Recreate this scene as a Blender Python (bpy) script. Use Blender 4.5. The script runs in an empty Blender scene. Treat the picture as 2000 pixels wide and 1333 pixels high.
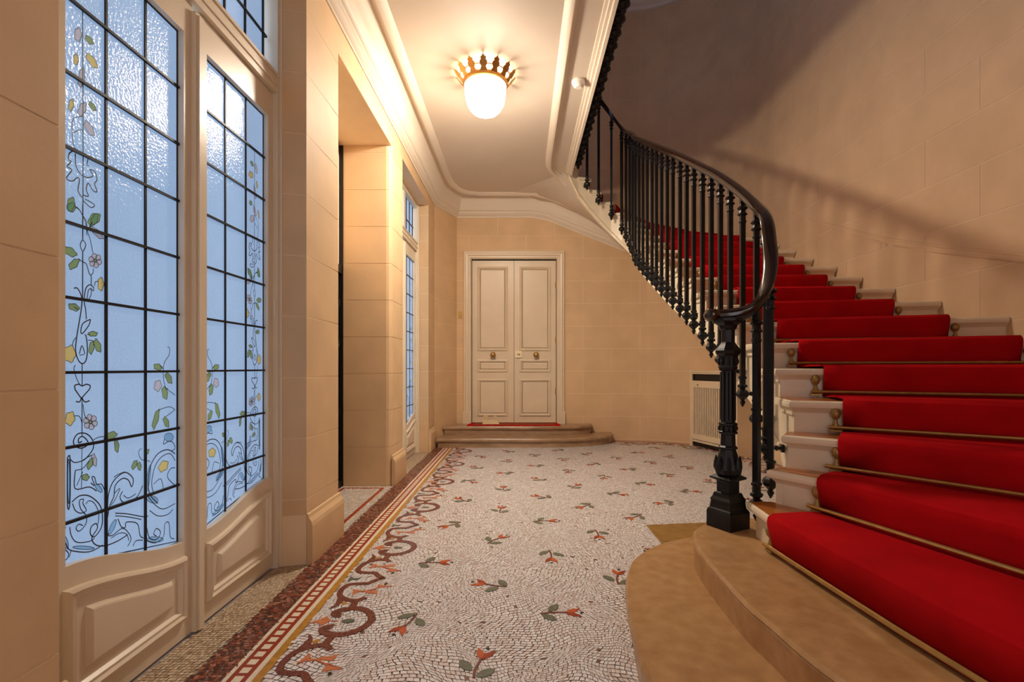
import bpy, math, random
import numpy as np
from mathutils import Vector
random.seed(7)
R = math.radians
scn = bpy.context.scene
C = scn.collection

# ------------------------------------------------------------------ camera, world, exposure
F, PX, PY, H = 960.0, 1016.0, 718.0, 1.2          # focal length in px, vanishing point, eye height
cam_d = bpy.data.cameras.new('camera'); cam = bpy.data.objects.new('camera', cam_d); C.objects.link(cam)
cam.location = (0, 0, H); cam.rotation_euler = (R(90), 0, 0)
cam_d.sensor_width = 36; cam_d.lens = F / 2000 * 36
cam_d.shift_x = -(PX - 1000) / 2000; cam_d.shift_y = (PY - 666.5) / 2000
cam_d.clip_start = 0.02
scn.camera = cam
scn.view_settings.view_transform = 'Standard'; scn.view_settings.look = 'None'
scn.view_settings.gamma = 1; scn.view_settings.use_curve_mapping = False
scn.view_settings.exposure = 1.0
w = bpy.data.worlds.new('World'); scn.world = w; w.use_nodes = True
w.node_tree.nodes['Background'].inputs[0].default_value = (0.5, 0.66, 0.9, 1)
w.node_tree.nodes['Background'].inputs[1].default_value = 1.0
scn.cycles.max_bounces = 7; scn.cycles.diffuse_bounces = 5; scn.cycles.glossy_bounces = 3
scn.cycles.caustics_reflective = False; scn.cycles.caustics_refractive = False
scn.cycles.sample_clamp_indirect = 4.0
try: scn.cycles.use_denoising = True
except Exception: pass
LAMP_BOWL, LAMP_POINT, PANE_E, UPPER_FILL_E, FRONT_FILL_E = 165.0, 3.6, 0.22, 1.35, 0.85

def fl(px, py):                                    # pixel -> point on the floor
    Y = F * H / (py - PY); return ((px - PX) / F * Y, Y)

# ------------------------------------------------------------------ materials
def s2l(c): return tuple(((x / 255) / 12.92 if x <= 10 else (((x / 255) + .055) / 1.055) ** 2.4) for x in c)
MATS = {}
def mat(name, rgb, rough=.6, metal=0., var=.08, scale=6., bump=0., bscale=60., rgb2=None, spec=.5, detail=4., stretch=None, coat=0., sheen=0.):
    m = bpy.data.materials.new(name); m.use_nodes = True; nt = m.node_tree; n = nt.nodes; l = nt.links
    b = n['Principled BSDF']; col = s2l(rgb)
    tc = n.new('ShaderNodeTexCoord'); mp = n.new('ShaderNodeMapping'); l.new(tc.outputs['Object'], mp.inputs[0])
    if stretch: mp.inputs['Scale'].default_value = stretch
    nz = n.new('ShaderNodeTexNoise'); nz.inputs['Scale'].default_value = scale; nz.inputs['Detail'].default_value = detail
    l.new(mp.outputs[0], nz.inputs['Vector'])
    rp = n.new('ShaderNodeValToRGB'); l.new(nz.outputs['Fac'], rp.inputs[0])
    c2 = s2l(rgb2) if rgb2 else tuple(min(1, x * (1 + var)) for x in col)
    c1 = col if rgb2 else tuple(x * (1 - var) for x in col)
    rp.color_ramp.elements[0].position = .3; rp.color_ramp.elements[1].position = .7
    rp.color_ramp.elements[0].color = (*c1, 1); rp.color_ramp.elements[1].color = (*c2, 1)
    l.new(rp.outputs[0], b.inputs['Base Color'])
    b.inputs['Roughness'].default_value = rough; b.inputs['Metallic'].default_value = metal
    b.inputs['Specular IOR Level'].default_value = spec; b.inputs['Coat Weight'].default_value = coat
    b.inputs['Sheen Weight'].default_value = sheen
    if bump:
        nb = n.new('ShaderNodeTexNoise'); nb.inputs['Scale'].default_value = bscale; nb.inputs['Detail'].default_value = 3
        l.new(mp.outputs[0], nb.inputs['Vector'])
        bp = n.new('ShaderNodeBump'); bp.inputs['Strength'].default_value = bump; bp.inputs['Distance'].default_value = .01
        l.new(nb.outputs['Fac'], bp.inputs['Height']); l.new(bp.outputs[0], b.inputs['Normal'])
    MATS[name] = m; return m
def emit_mat(name, rgb, strength, base=None, bump=0, bscale=90, rough=.08, lin=None, var=.1):
    m = mat(name, base or rgb, rough=rough, var=.05, bump=bump, bscale=bscale); b = m.node_tree.nodes['Principled BSDF']
    n = m.node_tree.nodes; l = m.node_tree.links
    nz = n.new('ShaderNodeTexNoise'); nz.inputs['Scale'].default_value = 2.2; nz.inputs['Detail'].default_value = 6
    tc = n.new('ShaderNodeTexCoord'); l.new(tc.outputs['Object'], nz.inputs['Vector'])
    rp = n.new('ShaderNodeValToRGB'); c = lin or s2l(rgb)
    rp.color_ramp.elements[0].position = .3; rp.color_ramp.elements[1].position = .7
    rp.color_ramp.elements[0].color = (*[x * (1 - var) for x in c], 1); rp.color_ramp.elements[1].color = (*[x * (1 + var) for x in c], 1)
    l.new(nz.outputs['Fac'], rp.inputs[0]); l.new(rp.outputs[0], b.inputs['Emission Color'])
    b.inputs['Emission Strength'].default_value = strength; return m

mat('stone', (216, 183, 142), .62, var=.07, scale=3.2, bump=.06, bscale=45, spec=.35)
mat('joint', (232, 206, 170), .7, var=.03)
mat('plaster', (226, 212, 192), .55, var=.03, scale=2, spec=.35)
mat('ceiling_paint', (216, 202, 184), .6, var=.03, scale=1.5, spec=.3)
mat('white_paint', (228, 214, 192), .32, var=.03, scale=4, bump=.03, bscale=25)
mat('stair_white', (232, 216, 188), .34, var=.05, scale=8, bump=.02, bscale=30)
mat('cream_paint', (222, 202, 172), .38, var=.03, scale=4)
mat('wood_tread', (196, 118, 42), .3, rgb2=(150, 82, 24), scale=9, stretch=(1, 12, 1), coat=.2)
mat('rail_wood', (52, 27, 14), .16, rgb2=(24, 12, 7), scale=14, stretch=(6, 1, 6), coat=.6)
mat('iron', (30, 29, 30), .42, .5, var=.2, scale=30, bump=.05, bscale=120)
mat('lead', (30, 26, 26), .45, .5, var=.2, scale=40)
mat('carpet', (184, 14, 22), .95, var=.12, scale=5, bump=.4, bscale=900, spec=.06)
mat('carpet_edge', (130, 8, 14), .95, var=.1, spec=.1)
mat('brass', (186, 148, 86), .4, .85, var=.12, scale=25)
mat('brass_old', (168, 132, 72), .42, .5, var=.15, scale=18)
mat('gold', (214, 160, 88), .34, .8, var=.12, scale=30)
mat('step_stone', (190, 150, 104), .3, rgb2=(166, 126, 80), scale=16, bump=.03, bscale=60, detail=9)
mat('back_step_stone', (178, 146, 114), .3, rgb2=(142, 110, 80), scale=7, stretch=(.6, 2, 2), bump=.03)
mat('grout', (156, 142, 134), .8, var=.12, scale=40)
mat('coir', (140, 84, 44), .95, var=.2, scale=200, bump=.6, bscale=500)
mat('ivory', (245, 232, 190), .3, var=.02)
mat('black', (14, 13, 12), .5, var=.1)
mat('paper', (214, 186, 150), .8, var=.05)
mat('plastic', (240, 236, 226), .35, var=.01)
for i, c in enumerate([(233, 230, 230), (226, 220, 218), (238, 236, 237), (214, 204, 199), (226, 214, 210)]): mat('tessera%d' % i, c, .2, var=.06, scale=40)
mat('tessera_dark', (120, 84, 72), .3, var=.2, scale=40)
for i, c in enumerate([(106, 54, 40), (136, 72, 54), (82, 42, 34), (166, 112, 92), (118, 82, 70)]): mat('brown%d' % i, c, .25, var=.15, scale=60)
for i, c in enumerate([(192, 168, 138), (206, 184, 154), (176, 150, 118), (212, 194, 168)]): mat('tan%d' % i, c, .3, var=.1, scale=60)
mat('inlay_red', (150, 52, 24), .26, var=.15, scale=50)
mat('inlay_orange', (190, 84, 34), .26, var=.18, scale=50)
mat('inlay_pink', (196, 116, 76), .28, var=.15, scale=50)
mat('inlay_brown', (134, 74, 62), .26, rgb2=(82, 40, 34), scale=110)
mat('inlay_green', (96, 104, 88), .28, var=.15, scale=50)
mat('inlay_yellow', (196, 142, 52), .28, rgb2=(166, 116, 40), scale=40)
mat('inlay_white', (226, 214, 192), .28, var=.06, scale=50)
mat('inlay_cream', (222, 190, 158), .28, var=.08, scale=60)
mat('inlay_black', (22, 20, 22), .28)
mat('paint_line', (30, 34, 44), .5)
emit_mat('pane', (148, 184, 224), PANE_E, base=(110, 140, 170), bump=.35, bscale=85, rough=.1, lin=(.52, .78, 1.22), var=.06)
emit_mat('paint_green', (120, 160, 90), PANE_E * .5, lin=(.34, .50, .34), rough=.2)
emit_mat('paint_yellow', (210, 200, 110), PANE_E * .6, lin=(.62, .60, .34), rough=.2)
emit_mat('paint_grey', (170, 176, 200), PANE_E * .7, lin=(.55, .6, .78), rough=.2)
emit_mat('paint_blue', (90, 150, 210), PANE_E * .75, lin=(.3, .58, 1.0), rough=.2)
emit_mat('upper_fill_pane', (150, 180, 220), UPPER_FILL_E, lin=(.5, .72, 1.3))  # glow of the added landing window, out of view
emit_mat('front_fill_pane', (190, 190, 200), FRONT_FILL_E, lin=(.95, .92, .95))  # fill glow of the added door behind the camera
emit_mat('lamp_glass', (255, 240, 220), LAMP_BOWL, lin=(1.0, .86, .70), var=.12)
emit_mat('lamp_frost', (255, 240, 220), 3.0, lin=(1.0, .86, .70), var=.12)
def M(*names): return [MATS[x] for x in names]

# ------------------------------------------------------------------ mesh builder
class MB:
    def __init__(s): s.v = []; s.f = []; s.m = []
    def face(s, idx, m=0): s.f.append(tuple(idx)); s.m.append(m)
    def box(s, x0, x1, y0, y1, z0, z1, m=0):
        b = len(s.v); s.v += [(x, y, z) for z in (z0, z1) for (x, y) in ((x0, y0), (x1, y0), (x1, y1), (x0, y1))]
        for q in ((3, 2, 1, 0), (4, 5, 6, 7), (0, 1, 5, 4), (1, 2, 6, 5), (2, 3, 7, 6), (3, 0, 4, 7)): s.face([b + i for i in q], m)
        return s
    def prism(s, poly, z0, z1, m=0, mtop=None):
        poly = ccw(poly); return s.rings([[(x, y, z0) for x, y in poly], [(x, y, z1) for x, y in poly]], m, mtop=mtop)
    def rings(s, rs, m=0, cap=True, closed=True, mtop=None):
        n = len(rs[0]); b = len(s.v)
        for r in rs: s.v += [tuple(p) for p in r]
        for k in range(len(rs) - 1):
            for i in range(n if closed else n - 1):
                j = (i + 1) % n; s.face([b + k * n + i, b + k * n + j, b + (k + 1) * n + j, b + (k + 1) * n + i], m)
        if cap:
            s.face([b + i for i in reversed(range(n))], m); s.face([b + (len(rs) - 1) * n + i for i in range(n)], m if mtop is None else mtop)
        return s
    def lathe(s, prof, n=16, c=(0, 0, 0), rot=0, m=0, cap=True):          # prof: (radius, z)
        rs = [[(c[0] + r * math.cos(rot + 2 * math.pi * i / n), c[1] + r * math.sin(rot + 2 * math.pi * i / n), c[2] + z) for i in range(n)] for r, z in prof]
        return s.rings(rs, m, cap)
    def tube(s, pts, r, n=8, m=0, cap=True):
        pts = [Vector(p) for p in pts]; rs = []; up = Vector((0, 0, 1))
        for i, p in enumerate(pts):
            t = (pts[min(i + 1, len(pts) - 1)] - pts[max(i - 1, 0)]).normalized()
            a = t.cross(up) if abs(t.z) < .95 else t.cross(Vector((1, 0, 0))); a.normalize(); b = a.cross(t)
            rr = r[i] if isinstance(r, (list, tuple)) else r
            rs.append([p + a * (rr * math.cos(2 * math.pi * k / n)) + b * (rr * math.sin(2 * math.pi * k / n)) for k in range(n)])
        return s.rings([[tuple(q) for q in x] for x in rs], m, cap)
    def sweep(s, path, prof, m=0, closed_prof=True, cap=True):             # path 3d, prof (side, up); side = left normal of path
        P = [Vector(p) for p in path]; rs = []
        for i, p in enumerate(P):
            d0 = (P[i] - P[i - 1]) if i > 0 else (P[1] - P[0]); d1 = (P[i + 1] - P[i]) if i < len(P) - 1 else d0
            d0 = Vector((d0.x, d0.y, 0)).normalized(); d1 = Vector((d1.x, d1.y, 0)).normalized()
            n0 = Vector((-d0.y, d0.x, 0)); n1 = Vector((-d1.y, d1.x, 0)); nn = (n0 + n1)
            nn = nn / max(.3, nn.dot(n0)) if nn.length > 1e-6 else n0
            rs.append([tuple(p + nn * a + Vector((0, 0, b))) for a, b in prof])
        return s.rings(rs, m, cap, closed_prof)
    def frame(s, outer, inner, front, back, axis, m=0):                    # picture-frame between two equal-length loops (2d), on plane axis
        n = len(outer)
        def P(q, d): return (d, q[0], q[1]) if axis == 'x' else ((q[0], d, q[1]) if axis == 'y' else (q[0], q[1], d))
        b = len(s.v)
        for loop, d in ((outer, front), (inner, front), (outer, back), (inner, back)): s.v += [P(q, d) for q in loop]
        for i in range(n):
            j = (i + 1) % n
            s.face((b + i, b + j, b + n + j, b + n + i), m); s.face((b + 2 * n + i, b + 3 * n + i, b + 3 * n + j, b + 2 * n + j), m)
            s.face((b + i, b + 2 * n + i, b + 2 * n + j, b + j), m); s.face((b + n + i, b + n + j, b + 3 * n + j, b + 3 * n + i), m)
        return s
    def mesh(s, name, mats, smooth=False):
        me = bpy.data.meshes.new(name); me.from_pydata(s.v, [], s.f)
        for mm in mats: me.materials.append(mm)
        if len(mats) > 1: me.polygons.foreach_set('material_index', s.m)
        import bmesh
        bm = bmesh.new(); bm.from_mesh(me); bmesh.ops.recalc_face_normals(bm, faces=bm.faces); bm.to_mesh(me); bm.free()
        if smooth:
            me.polygons.foreach_set('use_smooth', [True] * len(me.polygons))
            try: me.set_sharp_from_angle(angle=R(40))
            except Exception: pass
        me.update(); return me
    def build(s, name, mats, parent=None, smooth=False, kind=None):
        if isinstance(mats, str): mats = M(mats)
        return link(name, s.mesh(name, mats, smooth), parent, kind)
def ccw(p):
    a = sum(p[i][0] * p[(i + 1) % len(p)][1] - p[(i + 1) % len(p)][0] * p[i][1] for i in range(len(p)))
    return list(p) if a > 0 else list(reversed(p))
def link(name, me, parent=None, kind=None, loc=None, rz=0, scale=None):
    o = bpy.data.objects.new(name, me); C.objects.link(o)
    if parent: o.parent = parent
    if kind: o['kind'] = kind
    if loc: o.location = loc
    if rz: o.rotation_euler.z = rz
    if scale: o.scale = scale
    return o
def thing(name, label, cat, loc=(0, 0, 0), group=None, kind=None):
    o = bpy.data.objects.new(name, None); C.objects.link(o); o.location = loc; o.empty_display_size = .1
    return tag(o, label, cat, group, kind)
def tag(o, label=None, cat=None, group=None, kind=None):
    if label: o['label'] = label
    if cat: o['category'] = cat
    if group: o['group'] = group
    if kind: o['kind'] = kind
    return o
def smooth_path(pts, n=6):                           # Catmull-Rom through 3d points
    P = [Vector(p) for p in pts]; out = []
    for i in range(len(P) - 1):
        a, b, c, d = P[max(i - 1, 0)], P[i], P[i + 1], P[min(i + 2, len(P) - 1)]
        for k in range(n):
            t = k / n; out.append(.5 * ((2 * b) + (c - a) * t + (2 * a - 5 * b + 4 * c - d) * t * t + (3 * b - a - 3 * c + d) * t ** 3))
    out.append(P[-1]); return out

# ------------------------------------------------------------------ dimensions
XW, XD, ZC, ZT = -1.30, -1.475, 3.95, 7.15           # left wall face, door face, ceiling, upper ceiling
YB, XR, AR = 8.05, 3.20, 1.55                        # back wall, right wall, corner radius
ACX, ACY = XR - AR, YB - AR
Y0 = -1.6                                            # wall behind the camera
arc = [(ACX + AR * math.cos(R(a)), ACY + AR * math.sin(R(a))) for a in np.linspace(0, 90, 19)]
HS, ZS = .1705, .34
def zn(n): return ZS + HS * n

# ------------------------------------------------------------------ shell
fo = MB().box(-2.0, 3.4, Y0 - .1, 8.4, -.12, 0).build('floor', 'grout', kind='structure')
tag(fo, 'mosaic hall floor with scattered flowers and scroll border', 'floor')
WL = MB()
def pier(poly): WL.prism(poly, 0, ZC)
pier([(XW, Y0), (XW, 1.382), (-1.44, 1.42), (-1.62, 1.42), (-1.62, Y0)])
pier([(-1.62, 2.97), (-1.46, 2.95), (XW, 2.99), (XW, 3.505), (-1.9, 3.505), (-1.9, 2.97)])
cx = [(XW - .05 + .05 * math.cos(R(a)), 5.0 + .05 * math.sin(R(a))) for a in (-90, -60, -30, 0)]
pier([(-1.9, 4.95)] + cx + [(XW, 5.42), (-1.44, 5.46), (-1.62, 5.46), (-1.9, 5.46)])
pier([(-1.62, 6.97), (XW, 6.97), (XW, 7.43), (-1.04, YB), (-1.04, YB + .2), (-1.9, YB + .2), (-1.9, 6.97)])
WL.box(-1.62, XW, 1.40, 2.98, 3.5, ZC); WL.box(-1.9, XW, 3.5, 4.96, 3.44, ZC); WL.box(-1.62, XW, 5.44, 6.98, 3.5, ZC)
WL.box(-1.95, -1.84, 3.4, 5.0, 0, ZC)                # back of the lift niche
WL.box(-1.62, XW, Y0, YB + .2, ZC + .3, ZT)          # landing wall upstairs
wl = WL.build('wall_left', 'joint', kind='structure'); tag(wl, 'pale stone wall with door recesses and lift niche on the left', 'wall')
# back + right wall, one curved shell
wall_path = [(XR, Y0)] + [(XR, 2.0), (XR, 4.0)] + arc + [(.6, YB), (-1.04, YB)]
def shell(path, th, z0, z1, mb=None):
    mb = mb or MB()
    return mb.sweep([(x, y, 0) for x, y in path], [(0, z0), (0, z1), (-th, z1), (-th, z0)])
wr = shell(wall_path[:12], .12, 0, ZT).build('wall_right', 'joint', kind='structure'); tag(wr, 'tall curved pale stone wall beside the staircase', 'wall')
DX0, DX1, DZ0, DZ1 = -.797, .595, .28, 2.97          # rear door opening
wbm = shell(wall_path[11:22] + [(.74, YB)], .12, 0, ZT); wbm.box(-1.04, .74, YB, YB + .12, DZ1 + .1, ZT); wbm.box(-1.04, -.9, YB, YB + .12, 0, DZ1 + .1)
wbm.box(-.9, .74, YB, YB + .12, 0, DZ0)
wbm.box(-1.9, -1.04, YB, YB + .12, ZC, ZT)
wb = wbm.build('wall_back', 'joint', kind='structure'); tag(wb, 'rear stone wall with the double door curving to the right', 'wall')
wf = MB().box(-1.62, XR + .1, Y0 - .12, Y0, 0, ZT).build('wall_front', 'stone', kind='structure'); tag(wf, 'stone wall behind the viewer with the added glazed door', 'wall')
ceil_poly = [(XW - .3, Y0), (.72, Y0), (.72, 6.93), (.70, 7.05), (.45, 7.55), (0.05, YB + .05), (-1.7, YB + .05)]
tag(MB().prism(ceil_poly, ZC, zn(23) - .01).build('ceiling', 'ceiling_paint', kind='structure'), 'pale painted hall ceiling under the upper landing', 'ceiling')
tag(MB().box(-1.7, 3.4, Y0, 8.3, ZT, ZT + .1).build('ceiling_upper', 'ceiling_paint', kind='structure'), 'ceiling of the upper stairwell', 'ceiling')
fp = thing('added_window', 'unseen landing window added to light the upper stairwell', 'window', kind='structure')  # added out of view for the bluish light on the upper wall
MB().box(-1.3, -1.285, 1.9, 4.3, 5.0, 6.75).build('glass_pane', 'upper_fill_pane', fp)
MB().frame([(1.85, 4.95), (4.35, 4.95), (4.35, 6.8), (1.85, 6.8)], [(1.95, 5.05), (4.25, 5.05), (4.25, 6.7), (1.95, 6.7)], -1.25, -1.31, 'x').build('added_window_frame', 'white_paint', fp)
fp = thing('added_door', 'unseen glazed door added behind the viewer as fill light', 'door', kind='structure')  # added out of frame, its glowing pane fills the hall from the front
MB().box(-.7, 1.0, Y0, Y0 + .02, .5, 3.0).build('glass_pane', 'front_fill_pane', fp)
MB().frame([(-.85, 0), (1.15, 0), (1.15, 3.2), (-.85, 3.2)], [(-.68, .52), (.98, .52), (.98, 2.98), (-.68, 2.98)], Y0 + .05, Y0, 'y').build('door_frame', 'white_paint', fp)

# ------------------------------------------------------------------ ashlar blocks
def blocks(parent, path, z0, z1, blen=.93, off=0, openings=(), d=.0025, g=.0035, course=.37, zref=.028, mname='stone', top=None):
    P = [Vector((x, y, 0)) for x, y in path]; S = [0]
    for i in range(1, len(P)): S.append(S[-1] + (P[i] - P[i - 1]).length)
    T = S[-1]
    def at(s, o):
        i = max(k for k in range(len(S) - 1) if S[k] <= s + 1e-9); t = (P[i + 1] - P[i]).normalized(); p = P[i] + t * (s - S[i])
        # blended normal on curves
        if 0 < i and s - S[i] < 1e-6: t = (t + (P[i] - P[i - 1]).normalized()).normalized() if (P[i] - P[i - 1]).normalized().dot(t) > .9 else t
        return (p.x - t.y * o, p.y + t.x * o)
    k = math.floor((z0 - zref) / course)
    while zref + k * course < z1 - .02:
        a, b = max(z0, zref + k * course), min(z1, zref + (k + 1) * course); k += 1
        if b - a < .02: continue
        s = -((off + (blen / 2 if k % 2 else 0)) % blen)
        while s < T - .01:
            s0, s1 = max(0, s), min(T, s + blen); s += blen
            if s1 - s0 < .03: continue
            rects = [(s0 + (g if s0 > 0 else 0), s1 - (g if s1 < T else 0), a + g, b - g)]
            for o in openings:
                nr = []
                for (p0, p1, q0, q1) in rects:
                    if o[1] <= p0 or o[0] >= p1 or o[3] <= q0 or o[2] >= q1: nr.append((p0, p1, q0, q1)); continue
                    if p0 < o[0]: nr.append((p0, o[0], q0, q1))
                    if p1 > o[1]: nr.append((o[1], p1, q0, q1))
                    m0, m1 = max(p0, o[0]), min(p1, o[1])
                    if q0 < o[2]: nr.append((m0, m1, q0, o[2]))
                    if q1 > o[3]: nr.append((m0, m1, o[3], q1))
                rects = nr
            rects = [r for r in rects if r[1] - r[0] > .015 and r[3] - r[2] > .015]
            if not rects: continue
            mb = MB()
            for (p0, p1, q0, q1) in rects:
                ss = [p0] + [x for x in S if p0 + .01 < x < p1 - .01] + [p1]
                ring = []
                for x in ss:
                    f = at(x, d); bk = at(x, -.002); ring.append([(f[0], f[1], q0), (f[0], f[1], q1), (bk[0], bk[1], q1), (bk[0], bk[1], q0)])
                mb.rings(ring)
            mb.build('stone_block', mname, parent)
# left wall: interior lies on +X, so the paths run towards -Y (left normal = +X)
blocks(wl, [(XW, 1.382), (XW, Y0)], .3, 3.66, off=.2)
blocks(wl, [(XW, 3.505), (XW, 2.99), (-1.46, 2.95)], .3, 3.66, blen=9)
blocks(wl, [(XW, 4.96), (XW, 3.505)], 3.44, 3.66)
blocks(wl, [(XW, 2.99), (XW, 1.382)], 3.5, 3.66)
blocks(wl, [(XW, 6.97), (XW, 5.42)], 3.5, 3.66)
blocks(wl, [(XW, 5.42)] + list(reversed(cx)) + [(-1.84, 4.95)], .0, 3.66, blen=9, openings=[(.48, 3, 3.44, 4)])
blocks(wl, [(-1.04, YB), (XW, 7.43), (XW, 6.97), (-1.46, 6.97)], 0, 3.66, blen=9, openings=[(1.15, 3, 3.5, 4)])
def back_path(x): return [(x, YB)]
bp = list(reversed(wall_path[11:21])); bp = [p for p in wall_path[11:22]] + [(-1.04, YB)]
# back wall path runs right -> left (left normal points to the viewer)
L_arc = sum(math.dist(bp[i], bp[i + 1]) for i in range(len(bp) - 1)); sdoor = L_arc - (.73 + 1.04)
blocks(wb, bp, 0, ZT - .1, off=.35, openings=[(sdoor, L_arc - (1.04 - .931), 0, 3.12), (L_arc - 1.16 - .9, L_arc + 1, 3.95, 4.3)])
blocks(wr, wall_path[:12], 0.4, ZT - .1, off=.1)

# plinths on the piers
for ya, yb in ((Y0, 1.40), (2.985, 3.52), (4.955, 5.44), (6.96, 7.42)):
    pr = [(0, 0), (.035, 0), (.035, .235), (.03, .26), (.014, .285), (.010, .305), (0, .31)]
    tag(MB().sweep([(XW + .004, yb, 0), (XW + .004, ya, 0)], pr).build('baseboard_left', 'stone', kind='structure'), 'moulded stone plinth at the foot of a wall pier', 'plinth')
# ------------------------------------------------------------------ cornices and ceiling mouldings
def trim(name, path, prof, label, m='plaster', sm=True):
    o = MB().sweep(path, prof).build(name, m, smooth=sm, kind='structure'); return tag(o, label, 'moulding')
corn = [(0, 0), (.012, 0), (.014, .02), (.03, .028), (.045, .05), (.06, .062), (.062, .085), (.075, .09), (.095, .12), (.10, .145), (.105, .15), (.11, .20), (.13, .25), (.16, .285), (.21, .30), (.21, .31), (0, .31)]
zc0 = 3.65
def sofw(x):                                         # underside height of the stair along the rear wall
    return ZC if x < .1 else ZC - .05 * min(1, (x - .1) / .35) - .40 * max(0, x - .45)
cp = [(1.75, YB, sofw(1.75) - .30), (1.4, YB, sofw(1.4) - .30), (.97, YB, sofw(.97) - .3), (.7, YB, sofw(.7) - .3), (.45, YB, sofw(.45) - .30), (.2, YB, zc0), (-1.04, YB, zc0), (XW, 7.43, zc0), (XW, Y0, zc0)]
trim('trim_1', cp, corn, 'moulded plaster cornice along the left and rear walls')
inner = [(-.05, 0), (-.045, -.012), (-.03, -.014), (-.028, -.03), (-.012, -.045), (.012, -.045), (.03, -.03), (.045, -.022), (.06, -.008), (.065, 0)]
zi = ZC + .004
ip = [(1.45, 7.78, sofw(1.45) - .03), (.97, 7.78, sofw(.97) - .01), (.7, 7.78, sofw(.7)), (.45, 7.77, sofw(.45)), (.2, 7.76, zi), (-.65, 7.76, zi), (-.85, 7.70, zi), (-.97, 7.56, zi), (-1.04, 7.30, zi), (-1.06, 7.0, zi), (-1.06, Y0, zi)]
trim('trim_2', ip, inner, 'raised moulding framing the ceiling on the left and rear')
trim('trim_3', [(.395, Y0, zi), (.395, 6.45, zi), (.41, 6.7, zi), (.47, 6.9, zi), (.58, 7.06, ZC - .02), (.78, 7.25, ZC - .17), (1.05, 7.38, ZC - .42), (1.4, 7.42, ZC - .75)], inner, 'raised moulding framing the ceiling beside the landing edge')
edge = [(.09, .005), (.085, -.012), (.06, -.016), (.055, -.03), (.03, -.032), (.024, -.05), (-.005, -.052), (-.012, -.03), (-.014, .3), (.0, .31)]
trim('trim_4', [(.72, Y0, ZC), (.72, 6.82, ZC), (.73, 6.9, ZC - .01)], edge, 'moulded edge of the upper landing slab')
uc = [(0, 0), (.04, .01), (.05, .06), (.10, .09), (.12, .15), (0, .15)]
trim('trim_5', [(x, y, ZT - .15) for x, y in wall_path], uc, 'cornice at the top of the stairwell wall')
# dado line climbing along the stair wall
nz = {7: 3.2, 8: 3.72, 9: 4.18, 10: 4.58, 11: 4.95, 12: 5.345, 13: 5.69, 14: 6.05}
dp = [(XR - .006, 1.6, zn(5) - .05), (XR - .006, 2.4, zn(6) + .12)] + [(XR - .006, y, zn(n) + .36) for n, y in nz.items()]
dp[0] = (XR - .006, 2.2, zn(7) + .36 - .345); dp[1] = (XR - .006, 2.7, zn(7) + .36 - .17)
trim('trim_6', dp, [(0, 0), (.006, 0), (.006, .016), (.002, .018), (.002, .04), (.006, .042), (.006, .058), (0, .06)], 'thin double moulding line climbing the stair wall', m='stone', sm=False)

# ------------------------------------------------------------------ glazed doors in the left wall
XG = -1.51
def sst(t): t = max(0, min(1, t)); return t * t * (3 - 2 * t)
ROW0, ROWH, GT = .685, .249, 2.677
GY0, GY1 = .079, .641
COLS = [GY0 + (GY1 - GY0) * i / 3 for i in range(4)]
def zb(y): return .436 + .115 * sst((y - GY0) / (GY1 - GY0))
# painted vine and scrolls: strokes read off the left leaf, as pixels of enlarged crops (ox, oy, scale)
CR = {'A': (100, 100, 3.703), 'B': (100, 400, 3.703), 'C': (100, 760, 3.703)}
def gp(c, x, y):
    ox, oy, s = CR[c]; px, py = ox + x / s, oy + y / s
    Y = -XG * F / (PX - px); return (Y - 2.235, H + (PY - py) / F * Y)
STR = []                                             # (crop, width, points)
def st(c, pts, wd=3.2): STR.append((c, wd, pts))
st('A', [(213, -370), (214, 0), (216, 340), (216, 900), (214, 1333)], 4.5); st('B', [(214, 0), (214, 250)], 5); st('B', [(214, 340), (213, 690)], 5)
st('B', [(210, 1150), (210, 1310)], 4); st('C', [(209, 60), (209, 340)], 4); st('C', [(209, 420), (205, 720)], 3)
st('A', [(155, 480), (138, 520), (140, 620), (150, 690), (175, 715)]); st('A', [(215, 470), (160, 480)]); st('A', [(150, 590), (190, 570), (215, 575)])
st('A', [(175, 715), (120, 735), (110, 780), (130, 800), (100, 835), (135, 860), (95, 920), (140, 940), (175, 915), (190, 935), (180, 1010), (210, 1060)], 4.5)
st('A', [(160, 740), (165, 830), (200, 890), (250, 915), (290, 900), (265, 860), (300, 870), (318, 930), (300, 960), (318, 1015), (290, 1010), (255, 955), (240, 1000), (255, 1050), (215, 1040)], 4.5)
st('A', [(190, 740), (250, 760), (245, 820), (260, 830)], 3.5); st('A', [(215, 1080), (270, 1130), (300, 1120), (285, 1100), (230, 1070)], 4)
st('A', [(160, 1130), (190, 1150), (215, 1195), (235, 1240), (245, 1333)]); st('A', [(265, 1280), (285, 1230)])
st('B', [(155, 10), (185, 30), (215, 80), (240, 120), (245, 180), (270, 260), (288, 350)]); st('B', [(262, 170), (275, 130)]); st('B', [(180, 390), (215, 415), (240, 430), (262, 500), (275, 515), (275, 580)], 4)
st('B', [(290, 460), (290, 490), (275, 510)]); st('B', [(214, 252), (196, 290), (214, 338), (236, 290), (214, 252)], 4)
st('B', [(150, 605), (175, 605), (200, 650), (208, 700), (200, 780), (170, 960), (162, 1060), (185, 1130), (215, 1150), (240, 1120), (248, 1040), (240, 960), (230, 940)], 5)
st('B', [(295, 600), (265, 580), (235, 610), (225, 700), (235, 760), (240, 830)], 4.5); st('B', [(295, 600), (290, 625), (275, 610), (255, 620), (245, 690)], 3.5)
st('B', [(270, 830), (215, 860), (200, 920), (215, 930), (260, 870), (270, 830)], 4.5); st('B', [(190, 1080), (208, 1020), (230, 1080)], 4); st('B', [(225, 1085), (190, 1090)], 3); st('B', [(185, 760), (150, 740)])
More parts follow.
